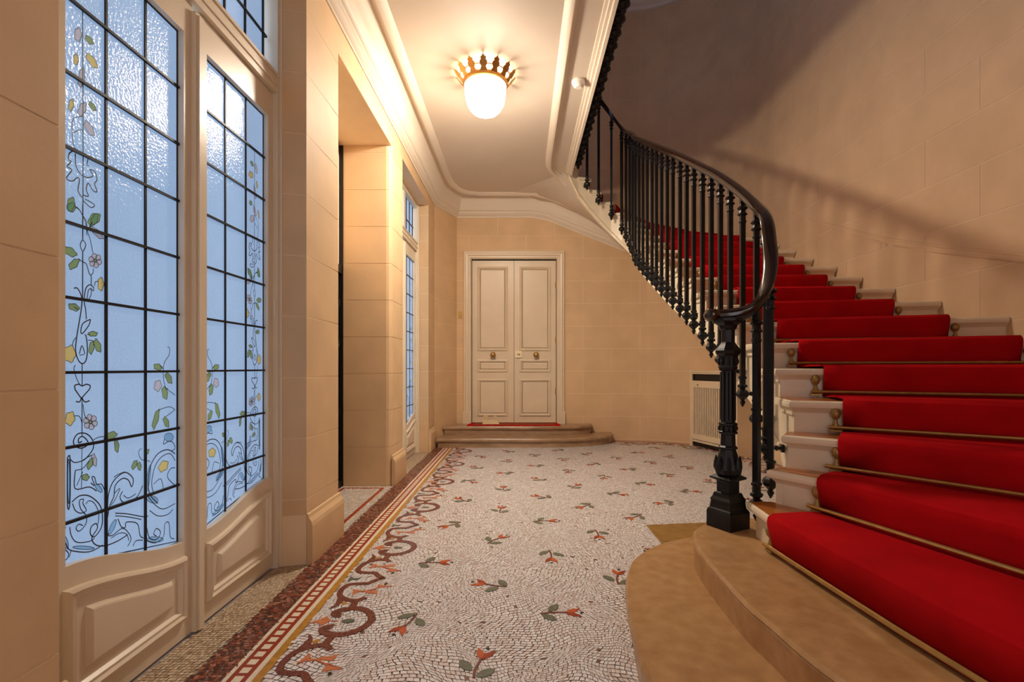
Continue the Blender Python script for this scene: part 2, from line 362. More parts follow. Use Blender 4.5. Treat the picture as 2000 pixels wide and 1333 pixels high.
st('B', [(275, 600), (275, 650), (255, 690)]); st('B', [(300, 590), (305, 560), (330, 555)]); st('B', [(165, 960), (145, 990), (140, 1020)])
st('B', [(245, 940), (270, 940)]); st('B', [(250, 980), (290, 985)]); st('B', [(160, 1160), (150, 1190), (170, 1260), (195, 1305)])
st('B', [(160, 1333), (155, 1310), (185, 1300), (210, 1312), (240, 1300), (268, 1310), (265, 1333)], 5)
st('B', [(830, 1030), (845, 1040), (840, 1090), (805, 1150), (800, 1250), (815, 1320), (835, 1333)], 3.5); st('B', [(800, 1190), (775, 1165)])
st('C', [(155, 0), (190, 50), (205, 65), (230, 40), (265, 0)], 5); st('C', [(205, 65), (190, 95), (165, 90)], 5); st('C', [(208, 65), (230, 95), (265, 85)], 5)
st('C', [(215, 110), (225, 180), (240, 220)]); st('C', [(155, 195), (190, 200), (208, 245)]); st('C', [(820, 0), (850, 20), (885, 45)]); st('C', [(885, 150), (840, 130), (760, 155)]); st('C', [(885, 150), (820, 200)])
st('C', [(209, 380), (185, 390), (185, 360), (215, 345), (250, 380), (245, 410), (200, 430), (155, 410), (148, 370), (180, 325), (240, 325), (285, 370), (290, 430), (250, 490), (215, 520)], 5)
st('C', [(290, 370), (330, 350), (375, 345)]); st('C', [(103, 500), (103, 838), (120, 830), (122, 505), (103, 500)], 5)
st('C', [(125, 510), (150, 532), (200, 525), (240, 500), (280, 480)], 4); st('C', [(160, 590), (215, 575), (260, 520)], 3.5); st('C', [(160, 590), (158, 722), (260, 710), (315, 740)], 4.5); st('C', [(170, 700), (215, 600)], 3)
st('C', [(272, 680), (300, 700), (280, 640), (300, 640), (315, 690), (350, 690), (375, 740)], 4)
st('C', [(135, 820), (190, 775), (260, 775), (330, 830), (355, 900), (350, 1000), (300, 1070), (270, 1050), (275, 1000), (310, 975), (320, 1010), (280, 1080), (310, 1130), (380, 1135), (470, 1100), (540, 1055)], 5)
st('C', [(235, 835), (260, 810), (300, 830), (330, 900), (325, 980)], 3.5); st('C', [(140, 830), (160, 880), (200, 900), (240, 880), (215, 830), (220, 800), (190, 810), (200, 870), (240, 920), (235, 980), (190, 1030), (165, 1010), (185, 980), (215, 990)], 4)
st('C', [(90, 1000), (70, 1060), (95, 1130), (130, 1170), (260, 1180), (360, 1130)], 4.5); st('C', [(120, 1000), (130, 1060), (170, 1110), (260, 1105), (300, 1080)], 4); st('C', [(70, 1060), (80, 1150), (110, 1190), (100, 1230), (65, 1250)], 4); st('C', [(130, 1170), (115, 1220)], 3.5)
st('C', [(395, 860), (400, 770), (430, 680), (480, 625), (530, 605), (580, 650), (570, 710), (545, 660), (500, 650), (450, 700), (440, 780), (410, 850), (385, 1000), (400, 1060)], 5)
st('C', [(440, 640), (470, 620), (520, 600)], 3.5); st('C', [(440, 760), (485, 720), (450, 800), (420, 840)], 3.5); st('C', [(505, 740), (485, 780), (500, 815), (540, 820), (610, 780), (650, 700)], 4.5); st('C', [(510, 770), (545, 790), (600, 760)], 3.5)
st('C', [(450, 900), (540, 905), (650, 925), (690, 920)], 4.5); st('C', [(450, 920), (530, 925), (640, 945)], 4); st('C', [(470, 940), (495, 1000), (525, 1000), (530, 965), (610, 975), (630, 1060), (655, 1080)], 4.5)
st('C', [(385, 1060), (430, 1060), (500, 1010), (545, 1040), (565, 1090), (540, 1140)], 4); st('C', [(420, 1080), (480, 1045), (530, 1050), (550, 1100)], 3.5); st('C', [(580, 1140), (600, 1100), (650, 1095)], 4)
st('C', [(885, 470), (830, 440), (760, 470), (710, 550), (690, 660), (700, 760), (760, 830)], 5); st('C', [(885, 520), (850, 470), (790, 490), (740, 560), (715, 680), (730, 760)], 4); st('C', [(860, 450), (885, 430), (870, 390), (840, 380), (800, 400), (810, 360)], 4)
st('C', [(885, 700), (830, 640), (850, 580), (885, 570)], 4); st('C', [(730, 690), (780, 650), (800, 720)], 3.5); st('C', [(690, 780), (740, 840), (800, 870), (885, 830)], 4); st('C', [(700, 880), (760, 920), (830, 910), (870, 870)], 4)
st('C', [(680, 1010), (700, 1080), (750, 1090), (780, 1040), (750, 1010), (730, 1050), (750, 1065)], 4.5); st('C', [(680, 1100), (740, 1115), (800, 1070), (810, 980), (840, 970), (850, 1070), (880, 1085)], 4); st('C', [(640, 430), (620, 460), (640, 510), (690, 520), (705, 530)], 3)
LEAVES = []                                          # (crop, material index, cx, cy, rx, ry, angle)
for a in [('A', 0, 128, 1108, 28, 52, 10), ('A', 0, 308, 1215, 28, 46, 35), ('A', 2, 262, 560, 24, 60, -30), ('A', 0, 285, 400, 18, 40, -35), ('A', 1, 130, 390, 18, 44, 10), ('A', 2, 210, 420, 26, 50, 20), ('A', 1, 280, 70, 24, 64, -35), ('A', 2, 205, 190, 22, 70, 10), ('A', 1, 165, 60, 18, 40, 0), ('A', 0, 262, -80, 20, 40, -40), ('A', 2, 180, -120, 26, 50, 0),
          ('B', 0, 132, 20, 30, 34, 0), ('B', 0, 290, 108, 30, 52, 30), ('B', 2, 318, 205, 20, 60, -45), ('B', 0, 120, 340, 28, 56, -60), ('B', 0, 150, 430, 26, 46, 45), ('B', 1, 345, 575, 22, 48, 0), ('B', 0, 150, 742, 24, 42, -70), ('B', 0, 288, 935, 18, 34, -90), ('B', 0, 278, 1035, 18, 48, 10), ('B', 0, 322, 1020, 22, 50, -20), ('B', 1, 120, 1080, 44, 60, 0), ('B', 0, 760, 1175, 22, 32, -70), ('B', 0, 838, 1255, 20, 44, -25), ('B', 2, 760, 1310, 26, 40, 10),
          ('C', 1, 122, 215, 34, 50, 10), ('C', 0, 415, 340, 26, 50, 70), ('C', 0, 460, 410, 16, 50, -5), ('C', 0, 745, 220, 18, 74, 15), ('C', 0, 820, 240, 18, 40, -20), ('C', 0, 810, 30, 20, 46, -10), ('C', 0, 270, 540, 18, 46, 25), ('C', 2, 298, 515, 16, 46, -10), ('C', 0, 235, 640, 26, 24, 0), ('C', 0, 590, 550, 16, 36, 25), ('C', 0, 625, 560, 14, 30, -5), ('C', 1, 800, 560, 30, 44, 35), ('C', 0, 680, 460, 12, 26, 30),
          ('C', 3, 112, 670, 8, 165, 0), ('C', 3, 720, 800, 44, 26, 20), ('C', 3, 840, 350, 34, 30, 0), ('C', 3, 740, 1090, 60, 20, 0), ('C', 3, 330, 720, 16, 36, -40), ('C', 3, 90, 1110, 16, 50, -15), ('C', 3, 220, 1150, 80, 12, 3), ('C', 3, 690, 650, 12, 100, 8), ('C', 3, 430, 1000, 16, 60, 25)]: LEAVES.append(a)
FLW = [('B', 2, 305, 405, 52), ('C', 2, 270, 240, 56)]
def paint_mesh():
    mb = MB(); x0 = XG + .0068
    def ribbon(pts, wd):
        n = len(pts); L, Rr = [], []
        for i in range(n):
            a, b = pts[max(0, i - 1)], pts[min(n - 1, i + 1)]; dx, dy = b[0] - a[0], b[1] - a[1]; q = math.hypot(dx, dy) or 1
            L.append((pts[i][0] - dy / q * wd, pts[i][1] + dx / q * wd)); Rr.append((pts[i][0] + dy / q * wd, pts[i][1] - dx / q * wd))
        b = len(mb.v); mb.v += [(x0, *p) for p in L] + [(x0, *p) for p in Rr]
        for i in range(n - 1): mb.face((b + i, b + i + 1, b + n + i + 1, b + n + i), 0)
    for c, wd, pts in STR:
        sp = [(p.x, p.y) for p in smooth_path([(x, y, 0) for x, y in pts], 4)]
        g = [gp(c, x, y) for x, y in sp if y > -360]; ribbon(g, wd * .5 * .00085)
    def fill(c, m, poly, out=True):
        g = [gp(c, x, y) for x, y in poly]; b = len(mb.v); mb.v += [(x0 - .0006, *p) for p in g]; mb.face(range(b, b + len(g)), m)
        if out: ribbon(g + [g[0]], .0010)
    for c, m, cx_, cy_, rx, ry, an in LEAVES:
        ca, sa = math.cos(R(an)), math.sin(R(an)); poly = []
        for k in range(18):
            t = 2 * math.pi * k / 18; rr = 1 + (.13 * math.cos(5 * t) if m < 3 else 0); x, y = rx * rr * math.cos(t), ry * rr * math.sin(t); poly.append((cx_ + x * ca - y * sa, cy_ + x * sa + y * ca))
        fill(c, m + 1, poly)
    for c, m, cx_, cy_, r in FLW:
        for k in range(6):
            t = k * math.pi / 3 + .3; px_, py_ = cx_ + .58 * r * math.cos(t), cy_ + .62 * r * math.sin(t)
            fill(c, m + 1, [(px_ + .36 * r * math.cos(u * math.pi / 5), py_ + .4 * r * math.sin(u * math.pi / 5)) for u in range(10)])
        fill(c, 1, [(cx_ + .2 * r * math.cos(u * math.pi / 4), cy_ + .2 * r * math.sin(u * math.pi / 4)) for u in range(8)])
    return mb
PM = M('paint_line', 'paint_green', 'paint_yellow', 'paint_grey', 'paint_blue')
pmb = paint_mesh(); paint_l = pmb.mesh('painted_vine', PM)
pmb.v = [(x, -y, z) for x, y, z in pmb.v]; paint_r = pmb.mesh('painted_vine', PM)
def flip(mb, sgn):
    if sgn < 0: mb.v = [(x, -y, z) for x, y, z in mb.v]
    return mb
NB = 15
def leaf_loop(y0, y1, zlo, ztop_fn, inset=0):        # counter-clockwise loop with a shaped top edge
    a, b = y0 + inset, y1 - inset
    top = [(b + (a - b) * i / (NB - 1),) for i in range(NB)]
    return [(a, zlo + inset), (b, zlo + inset)] + [(t[0], ztop_fn((t[0] - y0) / (y1 - y0)) - inset) for t in top]
pane_full = MB().box(-.006, 0, .001, (GY1 - GY0) / 3 - .001, .001, ROWH - .001).mesh('glass_pane', M('pane'))
def glazed_door(name, yc, label):
    d = thing(name, label, 'door', (0, yc, 0), kind='structure')
    # jambs, head, transom bar
    MB().box(-1.56, -1.445, .695, .752, 0, 3.5).box(-1.56, -1.43, .715, .735, 0, 3.5).build('jamb', 'white_paint', d)
    MB().box(-1.56, -1.445, -.815, -.695, 0, 3.5).box(-1.56, -1.43, -.735, -.715, 0, 3.5).build('jamb', 'white_paint', d)
    MB().box(-1.55, -1.45, -.72, .72, 2.835, 2.95).box(-1.55, -1.443, -.72, .72, 2.875, 2.89).box(-1.55, -1.441, -.72, .72, 2.935, 2.95).build('transom_bar', 'white_paint', d)
    MB().box(-1.55, -1.45, -.72, .72, 3.44, 3.5).box(-1.55, -1.46, -.04, .04, 2.95, 3.44).build('transom_frame', 'white_paint', d)
    MB().box(XD - .03, XD + .02, -.03, .03, .012, 2.80).box(XD, XD + .028, -.016, .016, .012, 2.79).build('astragal', 'white_paint', d)
    for sgn in (-1, 1):
        y0, y1 = .027, .695
        inn = [(GY0 + (GY1 - GY0) * i / (NB - 1), zb(GY0 + (GY1 - GY0) * i / (NB - 1))) for i in range(NB)] + [(GY1, GT), (GY0, GT)]
        out = [(y0 + (y1 - y0) * i / (NB - 1), .012) for i in range(NB)] + [(y1, 2.83), (y0, 2.83)]
        lf = flip(MB().frame(out, inn, XD, XD - .05, 'x'), sgn).build('door_leaf', 'white_paint', d)
        # curved moulded panel
        zt = lambda t: .372 + .105 * sst(t)
        mb = MB(); rs = []
        for ins, dx in ((0, 0), (.004, .016), (.014, .022), (.024, .012), (.036, .014), (.046, .001), (.082, .002), (.094, .014), (.1, .016)):
            rs.append([(XD + dx, y, z) for y, z in leaf_loop(.074, .652, .098, zt, ins)])
        flip(mb.rings(rs), sgn).build('panel', 'white_paint', lf)
        # panes
        for c in range(3):
            ya, yb = COLS[c], COLS[c + 1]
            n = 7; poly = [(ya + .001 + (yb - ya - .002) * i / (n - 1),) for i in range(n)]
            mb = MB(); ring = [(p[0], zb(p[0]) - .004) for p in poly] + [(yb - .001, ROW0 - .001), (ya + .001, ROW0 - .001)]
            flip(mb.rings([[(XG, y, z) for y, z in ring], [(XG + .006, y, z) for y, z in ring]]), sgn).build('glass_pane', 'pane', lf)
            for r in range(8):
                link('glass_pane', pane_full, lf, loc=(XG + .006, ya if sgn > 0 else -yb, ROW0 + r * ROWH))
            if c:
                flip(MB().box(XG - .002, XG + .012, ya - .0045, ya + .0045, zb(ya), GT), sgn).build('lead_came', 'lead', lf)
            flip(MB().box(-1.516, -1.51, ya + .001, yb - .001, 2.952, 3.16).box(-1.516, -1.51, ya + .001, yb - .001, 3.164, 3.438), sgn).build('transom_pane', 'pane', d)
            flip(MB().box(-1.516, -1.5, yb - .0045, yb + .0045, 2.95, 3.44), sgn).build('lead_came', 'lead', d)
        for r in range(8):
            z = ROW0 + r * ROWH
            flip(MB().box(XG - .002, XG + .017, GY0, GY1, z - .0048, z + .0048), sgn).build('lead_came', 'lead', lf)
        flip(MB().frame([(GY0, zb(GY0)), (GY1, zb(GY1)), (GY1, GT), (GY0, GT)], [(GY0 + .006, zb(GY0) + .004), (GY1 - .006, zb(GY1) + .004), (GY1 - .006, GT - .006), (GY0 + .006, GT - .006)], XG + .009, XG, 'x'), sgn).build('lead_came', 'lead', lf)
        link('painted_vine', paint_l if sgn < 0 else paint_r, lf)
        for hz in (.55, 1.5, 2.4):
            flip(MB().lathe([(.011, 0), (.011, .1), (.004, .115)], 8, (-1.468, .70, hz)), sgn).build('hinge', 'white_paint', lf)
    MB().box(-1.516, -1.5, -.68, .68, 3.155, 3.167).build('lead_came', 'lead', d)
    return d
glazed_door('door_1', 2.235, 'white double door with leaded painted glass nearest the viewer')
glazed_door('door_2', 6.225, 'white double door with leaded painted glass at the far end of the wall')

# ------------------------------------------------------------------ lift gate in the niche
lg = thing('lift_gate', 'black wrought-iron lift gate set back in the stone niche', 'lift gate', (-1.81, 4.22, 0))
MB().box(-.02, .02, -.68, .72, 0, .06).box(-.02, .02, -.68, .72, 2.14, 2.22).box(-.02, .02, -.68, -.63, 0, 3.43).box(-.02, .03, .717, .728, 0, 3.43).build('gate_frame', 'iron', lg)
MB().box(-.03, -.012, -.63, .716, .06, 2.14).build('back_sheet', 'black', lg)
MB().box(-.03, -.01, -.63, .716, 2.22, 3.43).build('glass_panel', 'cream_paint', lg)
def spiral(cy, cz, r, turns, sg, n=26): return [(.005, cy + sg * r * (1 - .8 * k / n) * math.cos(2 * math.pi * turns * k / n), cz + r * (1 - .8 * k / n) * math.sin(2 * math.pi * turns * k / n)) for k in range(n + 1)]
for cz in (.35, .7, 1.45, 1.85):
    for cy in (-.45, -.2, .05, .3, .60):
        MB().tube(spiral(cy, cz, .11, 1.6, 1 if int(cz * 10) % 2 else -1), .008, 5).build('scroll', 'iron', lg)
for k in range(8):
    MB().box(0, .02, -.56 + k * .14, -.54 + k * .14, .06, 2.14).build('bar', 'iron', lg)

# ------------------------------------------------------------------ rear double door, steps, mat
d3 = thing('door_3', 'cream panelled double door with brass knobs at the back of the hall', 'door', (0, YB, 0), kind='structure')
DM = (DX0 + DX1) / 2
fr = [(0, 0), (.02, .03), (.05, .03), (.055, .045), (.09, .05), (.1, .035), (.12, .035), (.134, .02), (.134, 0)]
def dloop(e): return [(DX0 - e, DZ0), (DX0 - e, DZ1 + e), (DX1 + e, DZ1 + e), (DX1 + e, DZ0)]
mb = MB(); mb.rings([[(x, -q, z) for x, z in dloop(e)] for e, q in fr], cap=False, closed=False); mb.build('door_frame', 'cream_paint', d3)
for xa in (DX0 - .14, DX1): MB().box(xa, xa + .14, -.055, 0, DZ0, DZ0 + .2).build('frame_block', 'cream_paint', d3)
MB().box(DX0 - .1, DX1 + .1, .10, .115, DZ0, DZ1 + .1).build('backing', 'black', d3)
for sgn in (-1, 1):
    xa, xb = (DX0 + .006, DM - .003) if sgn < 0 else (DM + .003, DX1 - .006)
    lf = MB().box(xa, xb, .045, .09, DZ0 + .012, DZ1 - .012).build('door_leaf', 'cream_paint', d3)
    pa, pb = xa + .085, xb - .10 if sgn < 0 else xb - .085
    for z0, z1 in ((1.47, 2.86), (1.12, 1.33), (.395, 1.01)):
        rs = []
        for ins, dy in ((0, 0), (.006, .016), (.022, .02), (.034, .008), (.05, -.002), (.056, .004), (.064, .006)):
            rs.append([(x, .045 - dy, z) for x, z in ((pa + ins, z0 + ins), (pb - ins, z0 + ins), (pb - ins, z1 - ins), (pa + ins, z1 - ins))])
        MB().rings(rs).build('panel', 'cream_paint', lf)
    kx = PX + 0; kx = (963 - PX) / F * YB if sgn < 0 else (1047 - PX) / F * YB
    k = MB(); k.lathe([(.03, 0), (.03, .008), (.014, .012), (.014, .03), (.034, .04), (.046, .06), (.044, .08), (.028, .098), (.004, .104)], 18)
    k.v = [(kx + x, .045 - z, 1.405 + y) for x, y, z in k.v]; k.build('door_knob', 'brass', lf, smooth=True)
    if sgn > 0:
        lx = (1013 - PX) / F * YB
        q = MB().box(lx - .05, lx + .05, .02, .045, 1.36, 1.47).build('lock_plate', 'ivory', lf)
        MB().box(lx - .022, lx - .004, .012, .021, 1.395, 1.43).box(lx + .004, lx + .024, .012, .021, 1.395, 1.43).build('lock_slot', 'brass_old', lf)
        for hz in (.75, 1.6, 2.5): MB().lathe([(.012, 0), (.012, .1), (.004, .11)], 8, (DX1 - .006, .04, hz)).build('hinge', 'brass_old', lf)
def step_poly(xr, yf, xc, dy=0):                     # flat front, curved right end, left end on the canted wall
    pts = [(-1.25 if yf < 7.43 else -1.3 + (yf - 7.43) * .4194 + .012, yf), (xc, yf)]
    n = 14
    for i in range(1, n + 1):
        t = i / n; pts.append((xc + (xr - xc) * math.sin(t * math.pi / 2) ** .85, yf + (YB - .12 - yf) * (1 - math.cos(t * math.pi / 2))))
    return pts + [(xr, YB - .015), (-1.025, YB - .015)] + ([(-1.25, 7.52)] if yf < 7.43 else [])
def nosed(poly, z0, z1, nose=.035, h=.045):
    def sh(p, d):
        p = ccw(p); n = len(p); out = []
        for i in range(n):
            a, b, c = Vector(p[i - 1]), Vector(p[i]), Vector(p[(i + 1) % n]); e0, e1 = (b - a).normalized(), (c - b).normalized()
            nn = Vector((e0.y, -e0.x)) + Vector((e1.y, -e1.x)); nn = nn.normalized() if nn.length > 1e-6 else Vector((e0.y, -e0.x)); out.append(tuple(b + nn * d))
        return out
    q = [(-nose, z0), (-nose, z1 - h - .012), (-nose * .6, z1 - h - .004), (-.006, z1 - h), (0, z1 - h * .6), (-.004, z1 - .012), (-.014, z1)]
    return MB().rings([[(x, y, z) for x, y in sh(poly, d)] for d, z in q])
tag(nosed(step_poly(1.5, 7.28, .15), 0, .14).build('stone_step', 'back_step_stone', smooth=True), 'lower brown stone step with rounded end before the rear door', 'step')
tag(nosed(step_poly(1.17, 7.62, .2), .14, .28).build('stone_step', 'back_step_stone', smooth=True), 'upper brown stone step carrying the red-edged doormat', 'step')
dmt = thing('doormat', 'brown coir doormat with red border at the rear door', 'doormat', (-.1, 7.87, .28))
MB().frame([(-.74, -.15), (.74, -.15), (.70, .14), (-.70, .14)], [(-.66, -.105), (.66, -.105), (.63, .11), (-.63, .11)], .014, 0, 'z').build('mat_border', 'carpet', dmt)
MB().prism([(-.66, -.105), (.66, -.105), (.63, .11), (-.63, .11)], .001, .012).build('mat_pile', 'coir', dmt)
fp = thing('folded_card', 'small folded tan card lying on the doormat against the door', 'card', (-.47, 7.86, .295))
MB().rings([[(-.13, -.05, 0), (.14, -.03, 0), (.14, -.026, .004), (-.13, -.046, .004)], [(-.13, .08, .05), (.08, .09, .05), (.08, .094, .054), (-.13, .084, .054)]]).build('card_sheet', 'paper', fp)
MB().box(-.125, -.05, .09, .10, .0, .13).build('card_flap', 'paper', fp); MB().box(.04, .09, .09, .10, .0, .12).build('card_flap', 'paper', fp)
pl = thing('wall_plate', 'small brass bell plate on the wall left of the rear door', 'plate', (-.98, YB, 2.06))
MB().box(-.036, .036, -.012, 0, -.055, .055).build('plate', 'brass', pl); MB().box(-.02, .02, -.017, -.012, -.035, .0).build('bell_push', 'brass_old', pl)

# ------------------------------------------------------------------ mosaic floor
rng = np.random.default_rng(3)
ZQ = .004
def tesserae(name, xa, xb, ya, yb, pitch, mats, probs, warp=True, keep=None, gap=.09, jit=0.):
    nx, ny = int((xb - xa) / pitch), int((yb - ya) / pitch)
    I, J = np.meshgrid(np.arange(nx), np.arange(ny), indexing='ij'); I = I.ravel(); J = J.ravel()
    rowoff = rng.random(ny) * .8
    def W(x, y):
        if not warp: return x, y
        xx = x + .05 * np.sin(2 * np.pi * y / .72 + 1.6 * np.sin(2 * np.pi * x / 1.0)) + .012 * np.sin(2 * np.pi * y / .21 + x * 9)
        yy = y + .055 * np.sin(2 * np.pi * x / .72 + 1.4 * np.sin(2 * np.pi * y / 1.2)) + .012 * np.sin(2 * np.pi * x / .23 + y * 7)
        return xx, yy
    u = (I + rowoff[J] + rng.uniform(-.1, .1, len(I))); v = J.astype(float)
    qs = []
    for du, dv in ((0, 0), (1, 0), (1, 1), (0, 1)):
        g1 = gap * (1 - 2 * du) * rng.uniform(.5, 1.3, len(I)); g2 = gap * (1 - 2 * dv) * rng.uniform(.5, 1.3, len(I))
        x, y = W(xa + (u + du + g1 + rng.normal(0, 1, len(I)) * jit) * pitch, ya + (v + dv + g2 + rng.normal(0, 1, len(I)) * jit) * pitch); qs.append(np.stack([x, y, np.full_like(x, ZQ) + rng.uniform(-.0006, .0006, len(x))], 1))
    Q = np.stack(qs, 1); cxy = Q.mean(1)
    ok = np.ones(len(Q), bool)
    if keep is not None: ok = keep(cxy[:, 0], cxy[:, 1])
    Q = Q[ok]; n = len(Q)
    me = bpy.data.meshes.new(name); me.vertices.add(4 * n); me.vertices.foreach_set('co', Q.reshape(-1).astype(np.float32))
    me.loops.add(4 * n); me.loops.foreach_set('vertex_index', np.arange(4 * n, dtype=np.int32))
    me.polygons.add(n); me.polygons.foreach_set('loop_start', np.arange(0, 4 * n, 4, dtype=np.int32)); me.polygons.foreach_set('loop_total', np.full(n, 4, np.int32))
    for mm in mats: me.materials.append(MATS[mm])
    me.polygons.foreach_set('material_index', rng.choice(len(mats), n, p=probs).astype(np.int32)); me.update(calc_edges=True); me.validate()
    return link(name, me, fo, 'stuff')
def field(x, y):
    a = (x > -.988) & (x < 3.15) & (y < 8.04)
    return a & ~((x > ACX) & (y > ACY) & ((x - ACX) ** 2 + (y - ACY) ** 2 > (AR - .01) ** 2))
tesserae('mosaic_field', -1.15, 3.3, .6, 8.2, .0185, ['tessera0', 'tessera1', 'tessera2', 'tessera3', 'tessera4', 'tessera_dark'], [.3, .2, .235, .1, .16, .005], keep=field)
tesserae('mosaic_band', -1.285, -1.135, .3, 7.32, .0175, ['brown0', 'brown1', 'brown2', 'brown3', 'brown4'], [.3, .25, .2, .13, .12], warp=False, gap=.03, jit=.16, keep=lambda x, y: (x < -1.139) & (x > -1.272))
for ya, yb in ((1.40, 2.98), (5.44, 6.97)):
    tesserae('mosaic_threshold', -1.47, -1.274, ya, yb, .017, ['tan0', 'tan1', 'tan2', 'tan3'], [.3, .3, .2, .2], warp=False, keep=lambda x, y: x < -1.273)
YE = 7.3
def strip(x0, x1, m, name, y0=.3, y1=YE, h=ZQ): return MB().box(x0, x1, y0, y1, .0005, h).build(name, m, fo)
strip(-1.139, -1.121, 'inlay_white', 'border_strip'); strip(-1.12, -1.047, 'inlay_red', 'ladder_strip', h=.0032); strip(-1.046, -1.024, 'inlay_white', 'border_strip'); strip(-1.023, -.99, 'inlay_yellow', 'border_strip')
sq = MB().box(-.0175, .0175, -.0175, .0175, 0, .0022).mesh('mosaic_square', M('inlay_white'))
for k in range(int((YE - .32) / .0548)): link('mosaic_square', sq, fo, loc=(-1.0835, .35 + k * .0548, .0025))
# niche floor: pale slab with red-brown line
tesserae('mosaic_niche', -1.79, -1.274, 3.52, 4.94, .02, ['tan3', 'tessera1', 'tessera3'], [.4, .3, .3], warp=False, keep=lambda x, y: (x < -1.285) & (y < 4.935))
MB().frame([(-1.76, 3.56), (-1.345, 3.56), (-1.345, 4.88), (-1.76, 4.88)], [(-1.735, 3.59), (-1.375, 3.59), (-1.375, 4.85), (-1.735, 4.85)], .0055, .0005, 'z').build('niche_border', 'inlay_red', fo)

def ellipse(cx_, cy_, rx, ry, an, n=14, pt=0):
    ca, sa = math.cos(an), math.sin(an); out = []
    for k in range(n):
        t = 2 * math.pi * k / n; x = rx * math.cos(t); y = ry * math.sin(t) * (1 - pt * abs(math.cos(t)) ** 3); out.append((cx_ + x * ca - y * sa, cy_ + x * sa + y * ca))
    return out
def ribbon_poly(pts, wd):
    sp = smooth_path([(x, y, 0) for x, y in pts], 5); n = len(sp); L, Rr = [], []
    for i in range(n):
        t = (sp[min(i + 1, n - 1)] - sp[max(i - 1, 0)]).normalized(); u = i / (n - 1)
        ww = wd if not isinstance(wd, tuple) else wd[0] + (wd[1] - wd[0]) * u
        L.append((sp[i].x - t.y * ww / 2, sp[i].y + t.x * ww / 2)); Rr.append((sp[i].x + t.y * ww / 2, sp[i].y - t.x * ww / 2))
    return L, Rr
def add_ribbon(mb, pts, wd, z0, z1, m=0):
    L, Rr = ribbon_poly(pts, wd); rs = [[(*a, z0), (*a, z1), (*b, z1), (*b, z0)] for a, b in zip(L, Rr)]; mb.rings(rs, m)
ZI = .0062
# one flower of every part, pointing along +X
stem_me = MB(); add_ribbon(stem_me, [(-.095, -.012), (-.05, .0), (0, .002), (.035, 0)], (.012, .009), 0, ZI); stem_me = stem_me.mesh('mosaic_flower', M('inlay_brown'))
leaf_a = MB().prism(ellipse(-.03, .048, .043, .022, R(55), pt=.5), 0, ZI).mesh('leaf', M('inlay_green'))
leaf_b = MB().prism(ellipse(-.055, -.046, .043, .022, R(-40), pt=.5), 0, ZI).mesh('leaf', M('inlay_green'))
bl_l = MB().prism([(.025, 0), (.04, .022), (.062, .034), (.1, .04), (.085, .02), (.068, .002), (.06, 0)], 0, ZI).mesh('petal', M('inlay_orange'))
bl_r = MB().prism([(.025, 0), (.06, 0), (.068, -.002), (.085, -.02), (.1, -.04), (.062, -.034), (.04, -.022)], 0, ZI).mesh('petal', M('inlay_red'))
dot_me = MB().prism([(.096, 0), (.105, .01), (.116, 0), (.105, -.01)], 0, ZI).mesh('dot', M('inlay_black'))
known = {(0, 0): 75, (-1, 0): -112, (1, 0): 0, (0, 1): 160, (2, 1): 75, (-1, 1): 2, (1, 1): -92, (0, 2): 50, (2, 2): -92, (-1, 2): -140, (1, 2): 2}
for i in range(-1, 8):
    for j in range(-2, 10):
        x = -.165 + .36 * i; y = 1.985 + .14 * (x + .165) + (.3575 if i % 2 else 0) + .715 * j
        if y < .7 or not bool(field(np.array([x + .12]), np.array([y + .12]))[0]) or y > 7.85 or (x < 1.6 and y > 7.15): continue
        if x > 2.3 and y > 6.2: continue
        an = R(known.get((i, j), random.choice((0, 50, 90, 140, 180, -90, -45, -135)) + random.uniform(-15, 15)))
        s = link('mosaic_flower', stem_me, fo, loc=(x, y, .0004), rz=an)
        for nm, me in (('leaf', leaf_a), ('leaf', leaf_b), ('petal', bl_l), ('petal', bl_r), ('dot', dot_me)): link(nm, me, s)
# scroll border: half a repeat measured on the photograph, mirrored and repeated every 0.94 m
def q(x, y): return fl(520 + x / 5.487, 1090 + y / 5.487)
YL = q(880, 690)[1]
def half(pts): return [(a, b - YL) for a, b in (q(*p) for p in pts)]
loop_p = half([(805, 628), (760, 630), (735, 608), (790, 580), (870, 562), (950, 555), (1040, 566), (1110, 605), (1130, 655), (1122, 690)])
conn_p = half([(915, 560), (935, 520), (955, 480)])
scr_p = half([(1062, 436), (1000, 462), (920, 470), (850, 455), (795, 425), (790, 385), (825, 335), (890, 300), (990, 290), (1080, 288), (1160, 258), (1265, 222)])
tail_p = half([(812, 440), (780, 490), (745, 525), (680, 556)])
fish_p = [half([(930, 345), (965, 375), (1060, 375), (1180, 335), (1345, 316), (1200, 300), (1185, 345), (1140, 352), (1050, 365), (980, 362)]), half([(930, 345), (985, 362), (980, 385), (925, 410)]), half([(1060, 372), (1190, 362), (1185, 405), (1130, 390), (1060, 388)])]
tri_p = half([(868, 268), (905, 208), (935, 232), (1015, 228), (985, 248), (925, 250)])
fil_p = half([(470, 712), (585, 672), (655, 640), (690, 688), (770, 694)])
yel_p = half([(800, 500), (845, 480), (872, 505), (830, 520)])
dot_p = half([(1262, 292), (1285, 276), (1302, 286), (1278, 298)])
bg_p = half([(700, 620), (880, 520), (1100, 560), (1160, 640), (1150, 690)])
def mir(p, s): return [(x, y * s) for x, y in p]
brown = MB(); pink = MB(); green = MB(); yel = MB(); cream = MB(); blk = MB()
W0 = .034
